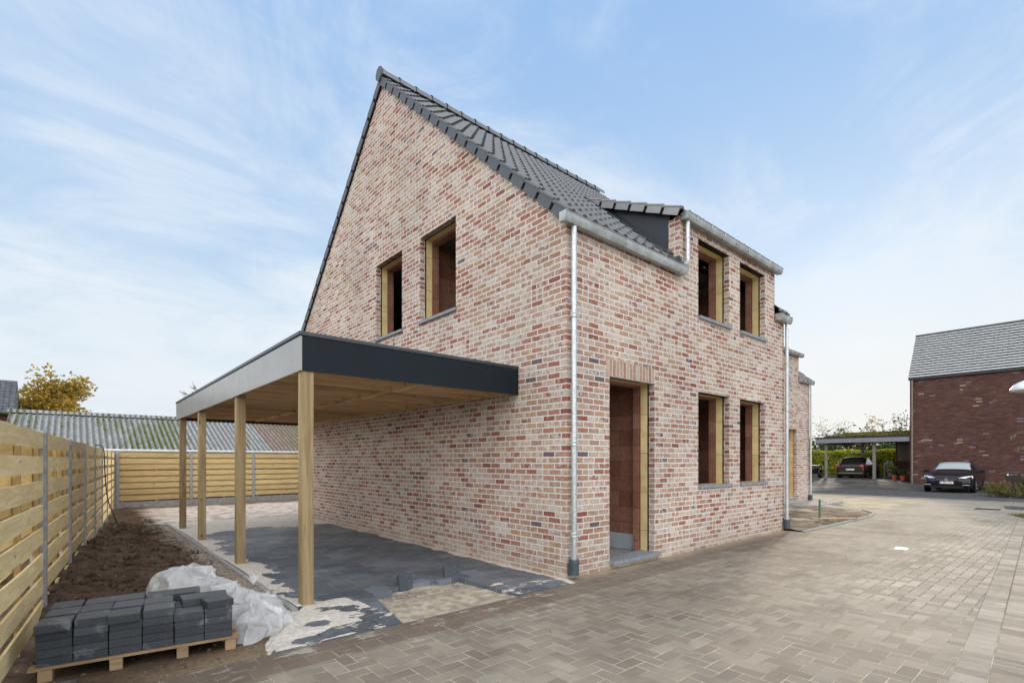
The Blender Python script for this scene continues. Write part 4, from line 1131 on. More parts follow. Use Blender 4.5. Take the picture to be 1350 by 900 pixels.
tree('bare twiggy tree standing faintly behind the carport roof', (3.4, 42, -.1), 8.2, 2.0, None, 0, .1, nb=60, crown0=.4, seedv=2)
g3 = 'thin autumn trees beyond the far carport'
tree('sparse yellowing tree beyond the far carport, nearest the pale brick house', (57.2, 14.6, 0), 5.6, 2.4, 'leaf_pale', 420, .10, seedv=3, group=g3, nb=30)
tree('sparse tall tree beyond the far carport roof, middle of the three', (60.5, 10.4, 0), 6.6, 1.8, 'leaf_pale', 380, .11, seedv=4, group=g3)
tree('greener tree beyond the far carport, close to the dark brick house corner', (51.5, 6.6, 0), 6.3, 1.1, 'leaf_green', 420, .11, seedv=5, group=g3)
tree('low dark green tree behind the clipped yellow hedge at the far left of it', (50., 13.5, 0), 3.0, 3.0, 'leaf_green', 2500, .15, seedv=6)
tree('round dark green tree behind the middle of the clipped yellow hedge', (52., 9., 0), 3.1, 3.0, 'leaf_green', 2500, .15, seedv=7)

# hedge
random.seed(9)
HG = thing('hedge', 'clipped green and yellow hedge behind the far carport', 'hedge', (43.5, 9, .3))
core = MB().box(43.0, 44.0, 1.5, 17., .2, 2.15).build('foliage', 'leaf_green', HG)
mb = MB()
for _ in range(16000):
    f = random.random(); y = random.uniform(1.4, 17.1)
    if f < .7: c = Vector((42.88 + random.uniform(-.08, .12), y, random.uniform(.25, 2.32 + .06 * math.sin(y * 2.3))))
    else: c = Vector((random.uniform(42.9, 44.1), y, 2.28 + random.uniform(-.1, .10) + .06 * math.sin(y * 2.3)))
    leaf_quad(mb, c, random.uniform(.05, .10))
mb.build('foliage', 'leaf_hedge', HG, fix=False)

def shrub(label, c, r, h, leaf, n, ls, name='shrub', cat='shrub', group=None):
    T = thing(name, label, cat, c, group); mb = MB(); c = Vector(c); st = MB()
    for k in range(10):
        a = random.uniform(0, 6.28); st.tube([c, c + Vector((math.cos(a) * r * .3, math.sin(a) * r * .3, h * .5)), c + Vector((math.cos(a) * r * .7, math.sin(a) * r * .7, h * .85))], [.012, .008, .004], 5)
    st.build('stem', 'bark', T)
    for k in range(n):
        v = rv(); v = v * (.6 + .4 * random.random()) / max(.3, v.length) if random.random() < .6 else v
        q = c + Vector((v.x * r, v.y * r, h * .5 + v.z * h * .5)); 
        q += Vector((1, 1, 1)) * mnoise.noise(q * 2.5) * r * .25
        leaf_quad(mb, q, ls * random.uniform(.6, 1.3))
    mb.build('foliage', leaf, T, fix=False); return T
shrub('low spreading pale green shrub at the foot of the mailbox', (24.6, -2.0, 0), .85, .55, 'leaf_shrub', 1500, .045)
shrub('round dark green shrub behind the mailbox at the right edge', (25.6, -3.1, 0), .80, 1.05, 'leaf_green', 1700, .05)
shrub('bare reddish brown shrub against the dark brick wall beside the mailbox', (26.2, -1.7, 0), .5, .7, 'leaf_autumn', 160, .03)
shrub('low pale shrub right of the mailbox on the gravel', (24.3, -3.0, 0), .7, .5, 'leaf_shrub', 1200, .045)

# ==================================================================== DARK BRICK HOUSE
K = thing('dark_brick_house', 'dark red brick house with steep pale grey slate roof behind the estate car', 'house', (38, -5, 0))
HX, HY = 33.5, 2.94
MB().box(HX, HX + 8, -14, HY, -.12, 6.42).build('wall', 'dark_brick', K)
mb = MB(); me_ = MB(); rows = 17
rd = Vector((2.0, 0, 2.82)); 
for r in range(rows):
    n = 42; w = 17.0 / n; off = (r % 2) * w * .5
    for i in range(n + 1):
        y0 = HY + .06 - i * w + off; y1 = y0 - w + .008
        y0 = min(y0, HY + .06); 
        if y1 >= y0: continue
        a = Vector((HX - .12, 0, 6.50)) + rd * (r / rows); b = Vector((HX - .12, 0, 6.50)) + rd * ((r + 1) / rows) + Vector((.035, 0, -.01))
        j = random.uniform(-.006, .006)
        mb.add([(a.x - .03 + j, y0, a.z + .015), (a.x - .03 + j, y1, a.z + .015), (b.x, y1, b.z), (b.x, y0, b.z)], [(0, 1, 2, 3)])
        me_.add([(a.x - .03 + j, y0, a.z + .015), (a.x - .03 + j, y1, a.z + .015), (a.x + .01 + j, y0, a.z - .05), (a.x + .01 + j, y1, a.z - .05)], [(0, 1, 3, 2)])
kr = mb.build('roof', 'slate_white', K, fix=False); me_.build('slate_edge_shade', 'dark_void', kr, fix=False)  # riser faces near-black: shade under each slate row painted in
mb = MB(); P = [(HX - .08, 6.42), (HX + 1.90, 9.26), (HX + 5.5, 9.26), (HX + 8.1, 6.42)]
mb.add([(x, HY + .02, z) for x, z in P] + [(x, -14.05, z) for x, z in P], [(0, 1, 2, 3), (7, 6, 5, 4), (0, 4, 5, 1), (1, 5, 6, 2), (2, 6, 7, 3), (3, 7, 4, 0)])
mb.build('roof', 'dark_void', K)
MB().box(HX - .14, HX + .02, -14, HY + .05, 6.36, 6.47).build('gutter', 'black_plastic', K)
MB().box(HX + 1.84, HX + 2.0, -14, HY + .07, 9.30, 9.40).build('ridge_cap', 'grey_tile', K)
MB().tube([(HX - .07, HY - .12, -.05), (HX - .07, HY - .12, 6.4)], .05, 10).build('downpipe', 'far_pipe', K, smooth='auto')

# far carport
Q = thing('far_carport', 'timber carport with a green sedum roof attached to the dark brick house', 'carport', (37, 6, .3))
MB().box(33.5, 33.62, 2.96, 8.10, 2.70, 3.00).build('fascia_panel', 'far_fascia', Q)
MB().box(33.46, 41.9, 2.96, 8.16, 3.004, 3.09).build('roof_trim', 'black_plastic', Q)
MB().box(33.63, 41.8, 2.96, 8.05, 2.86, 2.995).build('roof_deck', 'plank', Q)
MB().box(33.63, 41.8, 8.0, 8.09, 2.70, 2.98).build('fascia_panel', 'grey_wood', Q)
for (x, y) in ((33.9, 7.5), (33.9, 4.77), (41.4, 7.3), (41.4, 4.2)): MB().box(x, x + .16, y, y + .16, .1, 2.86).build('post', 'far_pipe', Q)
mb = MB()
for _ in range(9000):
    x = random.uniform(33.9, 41.6); y = random.uniform(3.0, 7.7)
    z = 3.10 + .30 * ssf(33.9, 36.5, x) * ssf(7.8, 7.0, y) + random.uniform(0, .06); leaf_quad(mb, Vector((x, y, z)), random.uniform(.05, .10))
mb.grid(lambda i, j: (33.9 + i * .5, 3.0 + j * .5, 3.10 + .30 * ssf(33.9, 36.5, 33.9 + i * .5) * ssf(7.8, 7.0, 3.0 + j * .5)), 16, 10)
sd = mb.build('sedum_roof', 'sedum', Q, fix=False)
# low wall, shelf, plants
LW = MB().box(37.6, 37.8, 3.0, 4.45, .25, 1.50).build('low_wall', 'dark_brick', bevel=.01); tag(LW, 'low dark red brick wall under the far carport', 'wall')
gs = thing('glass_screen', 'tall dark glazed screen behind the low brick wall of the far carport', 'screen', (37.9, 3.7, 1.5))
MB().box(37.98, 38.0, 3.04, 4.5, .33, 2.75).build('pane', 'screen_glass', gs)
MB().box(37.95, 38.03, 4.5, 4.56, .33, 2.85).build('frame', 'black_plastic', gs); MB().box(37.95, 38.03, 2.98, 3.04, .33, 2.85).build('frame', 'black_plastic', gs)
sh = thing('shelf_stand', 'small weathered wooden shelf stand beside the low brick wall', 'shelf', (36.9, 4.7, .33))
for y in (4.45, 4.93): MB().box(36.8, 37.2, y, y + .05, .33, 1.28).build('side_panel', 'grey_wood', sh)
for z in (.42, .85, 1.25): MB().box(36.78, 37.22, 4.44, 4.99, z, z + .04).build('shelf', 'grey_wood', sh)
for i, (y, z, r, lb) in enumerate(((4.6, 1.30, .09, 'small pale pot on top of the shelf stand, left of the taller one'), (4.82, 1.30, .11, 'rounded pale jar on top of the shelf stand'), (4.7, .465, .10, 'pale pot on the lowest board of the shelf stand'))):
    tag(MB().tube([(37., y, z), (37., y, z + r), (37., y, z + r * 2.2), (37., y, z + r * 2.4)], [r * .7, r, r * .8, r * .9], 12).build('pot', 'concrete', smooth='auto'), lb, 'pot')
for i, (x, y, r, lb) in enumerate(((34.6, 3.95, .14, 'red flower pot holding an arching green plant by the dark brick house corner'), (34.3, 3.45, .15, 'larger red flower pot against the dark brick house corner'))):
    t_ = thing('flower_pot', lb, 'plant', (x, y, .33)); MB().tube([(x, y, .30), (x, y, .30 + r * 1.7), (x, y, .30 + r * 1.9)], [r * .7, r, r * 1.08], 14).build('pot', 'pot', t_, smooth='auto')
    mb = MB()
    for k in range(60):
        a = random.uniform(0, 6.28); L_ = random.uniform(.3, .75) * (1 if i == 0 else .7); b = Vector((math.cos(a), math.sin(a), 0)); s_ = Vector((-b.y, b.x, 0)) * .018
        p = [Vector((x, y, .30 + r * 1.8)), Vector((x, y, .30 + r * 1.8)) + b * L_ * .35 + Vector((0, 0, L_ * .9)), Vector((x, y, .30 + r * 1.8)) + b * L_ + Vector((0, 0, L_ * .75))]
        mb.add([p[0] - s_, p[0] + s_, p[1] + s_ * 1.2, p[1] - s_ * 1.2, p[2]], [(0, 1, 2, 3), (3, 2, 4)])
    mb.build('foliage', 'leaf_green', t_, fix=False)

# ==================================================================== CARS
def cr(a, b, c, d, t): return .5 * ((2 * b) + (c - a) * t + (2 * a - 5 * b + 4 * c - d) * t * t + (3 * b - a - 3 * c + d) * t ** 3)
class Body:
    """body surface S(s, t): s along the stations front to back, t round the half section (0 bottom centre .. 8 roof centre)"""
    def __init__(s, st): s.st = st
    def sec(s, q):
        x, zb, w, zs, wr, zt = q
        return [(x, 0, zb), (x, w - .16, zb), (x, w - .03, zb + .10), (x, w, zb + (zs - zb) * .55), (x, w - .03, zs), (x, wr + (w - .03 - wr) * .45, zs + (zt - zs) * .55), (x, wr, zt - .06 * min(1, (zt - zs) / .2)), (x, wr * .72, zt), (x, 0, zt + .015)]
    def S(s, u, t):
        n = len(s.st); k = min(int(u), n - 2); f = u - k
        g = lambda i: s.st[min(max(i, 0), n - 1)]
        q = [cr(g(k - 1)[i], g(k)[i], g(k + 1)[i], g(k + 2)[i], f) for i in range(6)]
        P = s.sec(q); j = min(int(t), 7); e = t - j
        h = lambda i: Vector(P[min(max(i, 0), 8)])
        v = cr(h(j - 1), h(j), h(j + 1), h(j + 2), e)
        return Vector((v.x, max(v.y, 0), v.z))
    def patch(s, u0, u1, t0, t1, off=0., nu=12, nv=10, side=1):
        mb = MB()
        def P(i, j):
            u, t = u0 + (u1 - u0) * i / (nu - 1), t0 + (t1 - t0) * j / (nv - 1)
            p = s.S(u, t)
            if off:
                du = s.S(min(u + .02, len(s.st) - 1.001), t) - s.S(max(u - .02, 0), t); dt = s.S(u, min(t + .03, 8)) - s.S(u, max(t - .03, 0))
                nn = du.cross(dt)
                if nn.length > 1e-9:
                    nn.normalize(); 
                    if nn.dot(p - Vector((p.x, 0, .6))) < 0: nn = -nn
                    p = p + nn * off
            return (p.x, p.y * side, p.z)
        mb.grid(P, nu, nv); return mb
def merge(*ms):
    o = MB()
    for m in ms: o.add(m.v, m.f)
    return o
def wheel(parent, x, y, r, side, TM):
    k = side
    w = MB().tube([TM @ Vector((x, y - k * .20, r)), TM @ Vector((x, y - k * .19, r)), TM @ Vector((x, y - .01 * k, r)), TM @ Vector((x, y, r))], [r * .93, r, r, r * .90], 24).build('wheel', 'rubber', parent, smooth='auto')
    mb = MB(); 
    mb.tube([TM @ Vector((x, y - k * .02, r)), TM @ Vector((x, y + k * .006, r))], [r * .66, r * .64], 20)
    mb.build('rim', 'rubber', w)
    mb = MB()
    for q in range(5):
        a = q * 2 * math.pi / 5 + .3; c = Vector((x, y + k * .010, r)); d = Vector((math.cos(a), 0, math.sin(a))); e = Vector((-math.sin(a), 0, math.cos(a))) * r * .10
        vs = [c + e * 1.2, c - e * 1.2, c + d * r * .62 - e, c + d * r * .62 + e]; vs2 = [v - Vector((0, k * .02, 0)) for v in vs]
        mb.add([TM @ v for v in vs + vs2], [(0, 1, 2, 3), (7, 6, 5, 4), (0, 4, 5, 1), (1, 5, 6, 2), (2, 6, 7, 3), (3, 7, 4, 0)])
    mb.build('spoke', 'steel', w)
def xf(mb, TM): mb.v = [tuple(TM @ Vector(v)) for v in mb.v]; return mb
def arch(parent, x, y, r, side, TM):
    mb = MB(); n = 20; c = TM @ Vector((x, y, r)); vs = [TM @ Vector((x + r * 1.17 * math.cos(2 * math.pi * q / n), y, r + r * 1.17 * math.sin(2 * math.pi * q / n))) for q in range(n)]
    mb.add(vs, [tuple(range(n))]); mb.build('wheel_arch', 'black_plastic', parent, fix=False)

# estate car facing the camera (nose towards -x)
def estate():
    TM = Matrix.Translation((26.55, .22, 0))
    T = thing('parked_car', 'black estate car parked nose out on gravel against the dark brick wall', 'car', (28.8, .22, 0))
    st = [(.00, .36, .60, .52, .42, .56), (.07, .24, .78, .60, .60, .70), (.28, .19, .88, .70, .70, .80), (.70, .18, .925, .78, .74, .90), (1.25, .18, .935, .86, .72, 1.00), (1.55, .18, .935, .90, .70, 1.07),
          (1.95, .18, .935, .94, .64, 1.28), (2.35, .18, .935, .95, .60, 1.44), (3.0, .18, .935, .97, .60, 1.475), (3.8, .18, .93, .99, .59, 1.45), (4.25, .22, .91, 1.0, .57, 1.36), (4.50, .28, .86, .95, .60, 1.10), (4.63, .40, .78, .80, .60, .88)]
    b = Body(st); nn = len(st) - 1.001
    xf(merge(b.patch(0, nn, 0, 8, 0, 110, 40, 1), b.patch(0, nn, 0, 8, 0, 110, 40, -1)), TM)
    body = xf(merge(b.patch(0, nn, 0, 8, 0, 110, 40, 1), b.patch(0, nn, 0, 8, 0, 110, 40, -1)), TM); body.build('body', 'car_black', T, smooth=True)
    fr = [tuple(b.S(0, t)) for t in [i * .5 for i in range(17)]]
    mb = MB(); mb.add([(p[0], p[1], p[2]) for p in fr] + [(p[0], -p[1], p[2]) for p in fr[::-1]], [tuple(range(34))]); xf(mb, TM).build('bumper', 'car_black', T, fix=False)
    xf(merge(b.patch(5.08, 6.92, 6.2, 8, .012, 14, 10, 1), b.patch(5.08, 6.92, 6.2, 8, .012, 14, 10, -1)), TM).build('windscreen', 'windscreen', T, smooth=True)
    for sd in (1, -1):
        xf(b.patch(6.6, 10.0, 4.25, 5.9, .008, 20, 8, sd), TM).build('side_window', 'glass', T, smooth=True)
        y = sd * .91
        for x in (.95, 3.72): arch(T, x, sd * .938, .32, sd, TM); wheel(T, x, sd * .945, .325, sd, TM)
        # headlight: swept lens on the corner
        mb = MB(); hl = [(.10, .42, .70), (.075, .50, .60), (.16, .74, .61), (.42, .885, .68), (.50, .885, .80), (.34, .78, .80), (.20, .58, .76)]
        c = Vector((.15, .66, .70)); vs = [Vector((x_ - .035, sd * y_ * 1.01, z_)) for x_, y_, z_ in hl] + [Vector((.10, sd * .68, .70))]
        mb.add([TM @ v for v in vs], [(i, (i + 1) % 7, 7) for i in range(7)]); mb.build('headlight', 'headlight', T, smooth=True)
        MB().box(26.55 - .01, 26.55 + .10, .22 + sd * .70 - .12, .22 + sd * .70 + .12, .36, .385).build('daytime_light', 'headlight', T)
        mb = MB(); m_ = Vector((1.72, sd * 1.05, .99))
        vs = [m_ + Vector((a * .06, b_ * .11, c_ * .07)) for a in (-1, 1) for b_, c_ in ((-1, -1), (1, -.7), (1, .8), (-1, 1))]
        mb.add([TM @ v for v in vs], [(0, 1, 2, 3), (7, 6, 5, 4), (0, 4, 5, 1), (1, 5, 6, 2), (2, 6, 7, 3), (3, 7, 4, 0)]); mb.tube([TM @ Vector((1.75, sd * .88, .93)), TM @ m_], .02, 6)
        mb.build('mirror', 'car_black', T, bevel=.02, smooth='auto')
        MB().tube([TM @ Vector((2.5, sd * .56, 1.49)), TM @ Vector((3.2, sd * .57, 1.52)), TM @ Vector((4.0, sd * .55, 1.48))], .016, 6).build('roof_rail', 'black_plastic', T)
    MB().box(26.50, 26.60, .22 - .40, .22 + .40, .56, .68).build('grille', 'black_plastic', T, bevel=.02)
    g = MB()
    for z in (.585, .615, .645): g.box(26.492, 26.51, .22 - .37, .22 + .37, z, z + .006)
    g.build('grille_bar', 'steel', T)
    MB().box(26.50, 26.62, .22 - .62, .22 + .62, .22, .33).build('air_intake', 'black_plastic', T, bevel=.02)
    mb = MB(); mb.tube([(26.485, .22, .625), (26.50, .22, .625)], .065, 20); mb.build('badge', 'chrome', T, smooth='auto')
    mb = MB(); mb.box(26.482, 26.486, .22 - .06, .22 + .06, .615, .635); mb.build('badge', 'plate_blue', T)
    pl = MB().box(26.478, 26.495, .22 - .26, .22 + .26, .425, .535).build('number_plate', 'white', T)
    MB().box(26.474, 26.4775, .22 + .21, .22 + .26, .427, .533).build('country_band', 'plate_blue', pl)
    ch = MB()
    for i in range(9):
        if i in (1, 5): continue
        ch.box(26.474, 26.4775, .22 + .165 - i * .045, .22 + .190 - i * .045, .455, .51)
    ch.build('character', 'plate_red', pl)
estate()

def hatch():
    TM = Matrix.Translation((35.0, 6.48, .27))     # rear at x = 0, nose towards +x
    T = thing('parked_car', 'dark brown hatchback parked tail out under the far carport', 'car', (37., 6.48, .27))
    st = [(.00, .40, .70, .80, .62, .86), (.04, .26, .80, .86, .64, .98), (.14, .22, .85, .92, .60, 1.16), (.38, .20, .865, .94, .56, 1.40), (.70, .20, .87, .94, .56, 1.47), (1.3, .20, .87, .93, .57, 1.50), (2.0, .20, .87, .92, .57, 1.47),
          (2.5, .20, .87, .91, .60, 1.25), (2.9, .20, .865, .90, .66, 1.03), (3.4, .20, .85, .82, .66, .90), (3.8, .24, .78, .68, .6, .76), (3.95, .36, .6, .52, .45, .56)]
    b = Body(st); nn = len(st) - 1.001
    xf(merge(b.patch(0, nn, 0, 8, 0, 100, 40, 1), b.patch(0, nn, 0, 8, 0, 100, 40, -1)), TM).build('body', 'car_brown', T, smooth=True)
    fr = [tuple(b.S(0, t)) for t in [i * .5 for i in range(17)]]
    mb = MB(); mb.add([(p[0], p[1], p[2]) for p in fr] + [(p[0], -p[1], p[2]) for p in fr[::-1]], [tuple(range(34))]); xf(mb, TM).build('tailgate', 'car_brown', T, fix=False)
    xf(merge(b.patch(1.35, 3.0, 6.1, 8, .012, 12, 10, 1), b.patch(1.35, 3.0, 6.1, 8, .012, 12, 10, -1)), TM).build('rear_window', 'glass', T, smooth=True)
    X, Y, Z = 35.0, 6.48, .27
    for sd in (1, -1):
        xf(b.patch(3.4, 7.0, 4.2, 5.9, .008, 20, 8, sd), TM).build('side_window', 'glass', T, smooth=True)
        for x in (.68, 3.15): arch(T, x, sd * .872, .29, sd, TM); wheel(T, x, sd * .88, .29, sd, TM)
        mb = MB(); tl = [(-.035, .56, .80), (-.03, .60, .96), (.06, .72, 1.06), (.26, .86, 1.0), (.24, .88, .84), (.05, .80, .78)]
        mb.add([TM @ Vector((x_, sd * y_, z_)) for x_, y_, z_ in tl + [(-.03, .74, .90)]], [(i, (i + 1) % 6, 6) for i in range(6)]); mb.build('tail_light', 'red_lamp', T, smooth=True)
        mb = MB(); mb.box(X + 2.45, X + 2.58, Y + sd * .98 - .09, Y + sd * .98 + .09, Z + .92, Z + 1.04); mb.tube([(X + 2.5, Y + sd * .85, Z + .93), (X + 2.5, Y + sd * .95, Z + .96)], .02, 6); mb.build('mirror', 'car_brown', T, bevel=.02)
    pl = MB().box(X - .035, X - .02, Y - .26, Y + .26, Z + .60, Z + .71).build('number_plate', 'white', T)
    MB().box(X - .04, X - .0355, Y + .21, Y + .26, Z + .602, Z + .708).build('country_band', 'plate_blue', pl)
    MB().box(X - .025, X + .05, Y - .75, Y + .75, Z + .40, Z + .43).build('bumper_strip', 'steel', T)
    mb = MB(); c = Vector((X - .03, Y, Z + .92)); d = .05
    mb.add([c + Vector((0, 0, d * 1.3)), c + Vector((0, d * .8, 0)), c + Vector((0, 0, -d * 1.3)), c + Vector((0, -d * .8, 0)), c + Vector((.03, 0, d * .6)), c + Vector((.03, d * .4, 0)), c + Vector((.03, 0, -d * .6)), c + Vector((.03, -d * .4, 0))],
           [(0, 1, 5, 4), (1, 2, 6, 5), (2, 3, 7, 6), (3, 0, 4, 7)]); mb.build('badge', 'chrome', T, fix=False)
hatch()
# box trailer left of the far carport
T = thing('trailer', 'small black box trailer parked left of the dark brown hatchback', 'trailer', (34.3, 8.6, .3))
mb = MB(); mb.box(33.2, 35.2, 8.25, 9.6, .62, 1.20); mb.build('box', 'black_plastic', T, bevel=.02)
MB().box(33.18, 33.20, 8.3, 9.55, .66, 1.16).build('tail_board', 'cheek', T)
for y in (8.02, 9.83):
    w = MB().tube([(34.2, y - .09, .60), (34.2, y + .09, .60)], .29, 20).build('wheel', 'rubber', T, smooth='auto'); MB().tube([(34.2, y - .095, .60), (34.2, y - .085, .60)], .15, 14).build('rim', 'steel', w)
    mb = MB(); mb.tube([(34.2 + .36 * math.cos(a), y, .60 + .36 * math.sin(a)) for a in [math.pi * k / 10 for k in range(11)]], .05, 6); mb.build('mudguard', 'black_plastic', T, smooth='auto')
MB().tube([(33.15, 9.5, .72), (33.15, 8.2, 1.30)], .035, 8).build('ramp_bar', 'white', T)
MB().tube([(35.2, 8.9, .55), (36.4, 8.9, .55)], .04, 8).build('drawbar', 'steel', T)

# ==================================================================== SMALL THINGS
mbx = thing('mailbox', 'black letterbox with small pale stickers on a thin post beside the dark brick house', 'mailbox', (24.1, -2.22, 0))
MB().box(24.06, 24.12, -2.25, -2.19, -.02, .72).build('post', 'black_plastic', mbx)
MB().box(23.95, 24.25, -2.43, -2.01, .70, 1.02).build('box', 'black_plastic', mbx, bevel=.01)
MB().box(23.92, 24.27, -2.45, -1.99, 1.022, 1.05).build('lid', 'grey_tile', mbx, bevel=.006)
MB().box(23.944, 23.948, -2.11, -2.05, .91, .98).build('sticker', 'white', mbx); MB().box(23.944, 23.948, -2.36, -2.24, .94, .98).build('sticker', 'pot', mbx); MB().box(23.944, 23.948, -2.22, -2.14, .93, .96).build('sticker', 'concrete', mbx)
lp = thing('street_lamp', 'white domed street lamp head reaching in from the right edge', 'street lamp', (14.2, -4.6, 0))
MB().tube([(14.2, -4.6, -.05), (14.2, -4.6, 2.), (14.2, -4.6, 3.9), (14.1, -4.52, 4.02), (13.3, -3.9, 3.78), (12.8, -3.5, 3.52)], [.07, .055, .045, .035, .028, .025], 12).build('post', 'zinc', lp, smooth='auto')
mb = MB(); K_ = 24; vs = []; c = Vector((12.45, -3.37, 3.20))
for k, (r, z) in enumerate(((.30, -.03), (.335, 0), (.31, .06), (.25, .13), (.16, .19), (.06, .23), (.001, .24))):
    for q in range(K_): a = 2 * math.pi * q / K_; vs.append(c + Vector((r * math.cos(a) * 1.0, r * math.sin(a), z)))
mb.add(vs, [(k * K_ + q, k * K_ + (q + 1) % K_, (k + 1) * K_ + (q + 1) % K_, (k + 1) * K_ + q) for k in range(6) for q in range(K_)]); mb.build('lamp_shade', 'lamp_white', lp, smooth='auto', fix=False)
mb = MB(); mb.add([c + Vector((.30 * math.cos(2 * math.pi * q / K_), .30 * math.sin(2 * math.pi * q / K_), -.028)) for q in range(K_)], [tuple(range(K_))]); mb.build('diffuser', 'opal', lp, fix=False)
MB().tube([(12.8, -3.5, 3.52), (12.55, -3.40, 3.44)], .02, 8).build('arm', 'zinc', lp)
# conifer whose branch reaches in from the right
random.seed(31)
cf = thing('conifer', 'drooping conifer branch reaching in from the right edge before the dark brick wall', 'tree', (13.5, -4.6, 0))
tr = MB(); nd = MB()
tr.tube([(13.5, -4.6, -.05), (13.5, -4.6, 2.2), (13.5, -4.6, 4.2)], [.09, .06, .01], 8)
def bough(p0, dr, L_, droop):
    pts = []; 
    for k in range(9):
        t = k / 8; pts.append(p0 + dr * L_ * t + Vector((0, 0, .12 * math.sin(t * 2.2) * L_ - droop * t * t)))
    tr.tube(pts, [.016 * (1 - k / 9) + .003 for k in range(9)], 5)
    sd = dr.cross(Vector((0, 0, 1))).normalized()
    for k in range(2, 9):
        for s in (-1, 1):
            for rep in range(4):
                tl = .22 * (1 - k / 10) + .06; d2 = (dr * .75 + sd * s * random.uniform(.5, .9) + Vector((0, 0, random.uniform(-.35, .05)))).normalized()
                a = pts[k - 1].lerp(pts[k], random.random()); 
                for q in range(16):
                    f = q / 16; c = a + d2 * tl * f + Vector((0, 0, -.05 * f * f)); v = (d2 + rv() * .8).normalized() * .045; w = v.cross(Vector((0, 0, 1))).normalized() * .008
                    nd.add([c - w, c + w, c + v], [(0, 1, 2)])
todir = (Vector((12.06, -3.05, 0)) - Vector((13.5, -4.6, 0))).normalized()
bough(Vector((13.5, -4.6, 2.25)), todir, 2.05, .38)
bough(Vector((13.5, -4.6, 2.05)), (todir + Vector((.12, 0, 0))).normalized(), 1.75, .42)
for k in range(18):
    a = random.uniform(0, 6.28); d_ = Vector((math.cos(a), math.sin(a), 0))
    if d_.dot(todir) > .6: continue
    bough(Vector((13.5, -4.6, random.uniform(1., 3.8))), d_, random.uniform(.7, 1.2), .3)
tr.build('trunk', 'bark', cf, smooth=True); nd.build('crown', 'needle', cf, fix=False)
sk = thing('marker_stake', 'short green survey stake standing in the unfinished plot', 'stake', (10.0, .31, 0))
MB().box(9.98, 10.02, .29, .33, -.1, .50).build('stake', 'green', sk, bevel=.006)
pk = MB().box(-.55, .60, -.07, .07, 0, .028); rot = Matrix.Translation((9.75, -.06, .035)) @ Matrix.Rotation(R(-38), 4, 'Z')
pk.v = [tuple(rot @ Vector(v)) for v in pk.v]; tag(pk.build('plank', 'plank', bevel=.003), 'brown plank lying over a hole at the edge of the unfinished plot', 'plank')
mb = MB(); cv = Matrix.Translation((5.95, -2.24, 0)) @ Matrix.Rotation(R(8), 4, 'Z'); mb.box(-.12, .12, -.09, .09, 0, .008, cv); mb.box(-.08, .02, .02, .03, .008, .011, cv)
tag(mb.build('access_cover', 'opal', bevel=.002), 'small pale square cover set in the middle of the road', 'cover')
mb = MB(); 
for k in range(6): mb.box(16.5 + k * .07, 16.53 + k * .07, -2.45, -2.0, .002, .012)
mb.box(16.45, 16.95, -2.5, -2.45, .002, .014); mb.box(16.45, 16.95, -2.0, -1.95, .002, .014)
tag(mb.build('drain_grate', 'black_plastic'), 'dark iron drain grate in the road near the dark brick house', 'drain')
mb = MB()
for _ in range(260):
    x = random.uniform(8.3, 11.3); y = -.30 + random.uniform(-.08, .14); h = random.uniform(.02, .09); a = random.uniform(0, 6.28); w = .008
    mb.add([(x - w, y, .0), (x + w, y, .0), (x + random.uniform(-.05, .05), y + random.uniform(-.05, .05), h)], [(0, 1, 2)])
tag(mb.build('weeds', 'grass', fix=False), 'thin green weeds growing along the kerb of the unfinished plot', 'weeds', kind='stuff')
mb = MB()
for _ in range(150):
    x = random.uniform(-3.2, 12); y = random.uniform(-5, -.1)
    if random.random() < .6: y = random.uniform(-.7, -.05)
    leaf_quad(mb, Vector((x, y, .012)), random.uniform(.006, .016))
tag(mb.build('fallen_leaves', 'leaf_autumn', fix=False), 'few tiny dry leaves and crumbs scattered on the road', 'leaves', kind='stuff')

# ==================================================================== LIGHT
SUN_AZ, SUN_EL = R(15), R(13)      # azimuth from +x towards +y
sd = Vector((math.cos(SUN_AZ) * math.cos(SUN_EL), math.sin(SUN_AZ) * math.cos(SUN_EL), math.sin(SUN_EL)))
L = bpy.data.lights.new('sun', 'SUN'); L.energy = 1.9; L.angle = R(4.0); L.color = (1., .87, .68)
lo = bpy.data.objects.new('sun', L); COL.objects.link(lo); lo.rotation_euler = (-sd).to_track_quat('-Z', 'Y').to_euler(); lo.location = sd * 60
w = bpy.data.worlds.new('World'); scene.world = w; w.use_nodes = True
nt = w.node_tree; bg = nt.nodes['Background']
m = M.__new__(M); m.nt = nt; m._geo = None
tc = nt.nodes.new('ShaderNodeTexCoord'); G = tc.outputs['Generated']
sx = nt.nodes.new('ShaderNodeSeparateXYZ'); nt.links.new(G, sx.inputs[0]); x, y, z = [V(nt, sx.outputs[i]) for i in range(3)]
sky = nt.nodes.new('ShaderNodeTexSky'); sky.sky_type = 'NISHITA'; sky.sun_disc = False; sky.sun_elevation = SUN_EL; sky.sun_rotation = math.pi / 2 - SUN_AZ
sky.air_density = 1.; sky.dust_density = 1.2; sky.ozone_density = 2.
skc = m.mixc(1., sky.outputs[0], (.10, .10, .10), 'MULTIPLY')
zz = z.max(.0)
den = zz + .16
uv = m.vec(x / den, y / den, 0.)
rotm = nt.nodes.new('ShaderNodeMapping'); nt.links.new(uv, rotm.inputs[0]); rotm.inputs['Rotation'].default_value = (0, 0, R(-28)); rotm.inputs['Scale'].default_value = (.7, 1.15, 1)
c1 = m.noise(.9, rotm.outputs[0], detail=7., rough=.62, dist=.5)
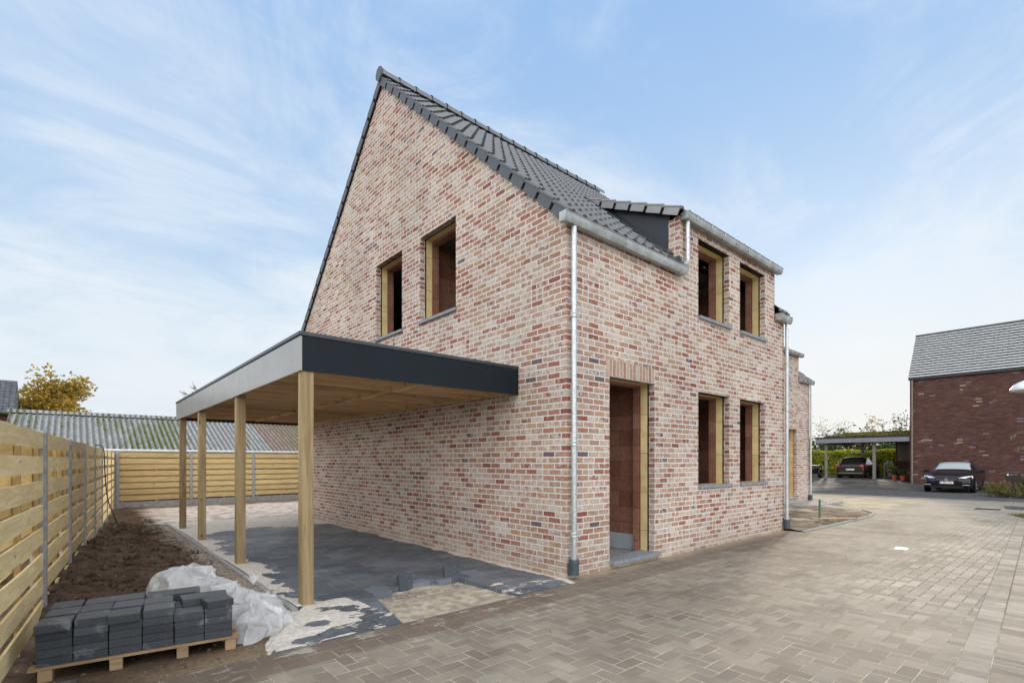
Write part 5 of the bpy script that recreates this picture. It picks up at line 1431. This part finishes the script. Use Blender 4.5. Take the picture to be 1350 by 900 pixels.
c2 = m.noise(.42, uv, detail=4., rough=.5)
rot2 = nt.nodes.new('ShaderNodeMapping'); nt.links.new(uv, rot2.inputs[0]); rot2.inputs['Rotation'].default_value = (0, 0, R(-12)); rot2.inputs['Scale'].default_value = (.35, 3.2, 1)
c3 = m.noise(1.2, rot2.outputs[0], detail=6., rough=.6, dist=.3)
c4 = m.noise(1.7, uv, detail=8., rough=.66, dist=.9)
cl = (c1 * .24 + c2 * .40 + c3 * .10 + c4 * .30)
cloud = cl.ss(.43, .60)
blue = m.mixc(zz.ss(.05, .85), (.62, .77, .92), (.29, .51, .87))
blue = m.mixc(.08, blue, skc)
base_ = m.mixc(cloud * .88, blue, (.82, .88, .94))
base_ = m.mixc(zz.ss(.66, .82) * .85, base_, (.84, .86, .88))
hz = zz.ss(.36, .0)
base_ = m.mixc(hz * .82, base_, (.80, .85, .875))
dsun = (x * math.cos(SUN_AZ) + y * math.sin(SUN_AZ))
glow = dsun.ss(.80, 1.0) * zz.ss(.30, .0)
base_ = m.mixc(glow * .75, base_, (.93, .91, .87))
# added fill: sky opposite the sun, unseen behind the camera, boosted to light facades
back = (x * -.75 + y * -.66).ss(-.05, .75)
gain = back * 1.95 + 1.04
base_ = m.mixc(back * .85, base_, (.86, .84, .81))
gn = nt.nodes.new('ShaderNodeVectorMath'); gn.operation = 'SCALE'; nt.links.new(base_, gn.inputs[0]); nt.links.new(gain.x, gn.inputs['Scale'])
nt.links.new(gn.outputs[0], bg.inputs[0]); bg.inputs[1].default_value = 1.0

# ==================================================================== CAMERA
cam = bpy.data.cameras.new('camera'); co = bpy.data.objects.new('camera', cam); COL.objects.link(co)
co.location = (-4.7375, -4.4119, 1.5); co.rotation_euler = (R(90), 0, .856813 - R(90))
cam.sensor_width = 36; cam.lens = 36 * 666.38 / 1350; cam.shift_y = (607.34 - 450) / 1350
cam.clip_start = .05; cam.clip_end = 2000
scene.camera = co
scene.view_settings.view_transform = 'Standard'; scene.view_settings.look = 'None'; scene.view_settings.exposure = 0
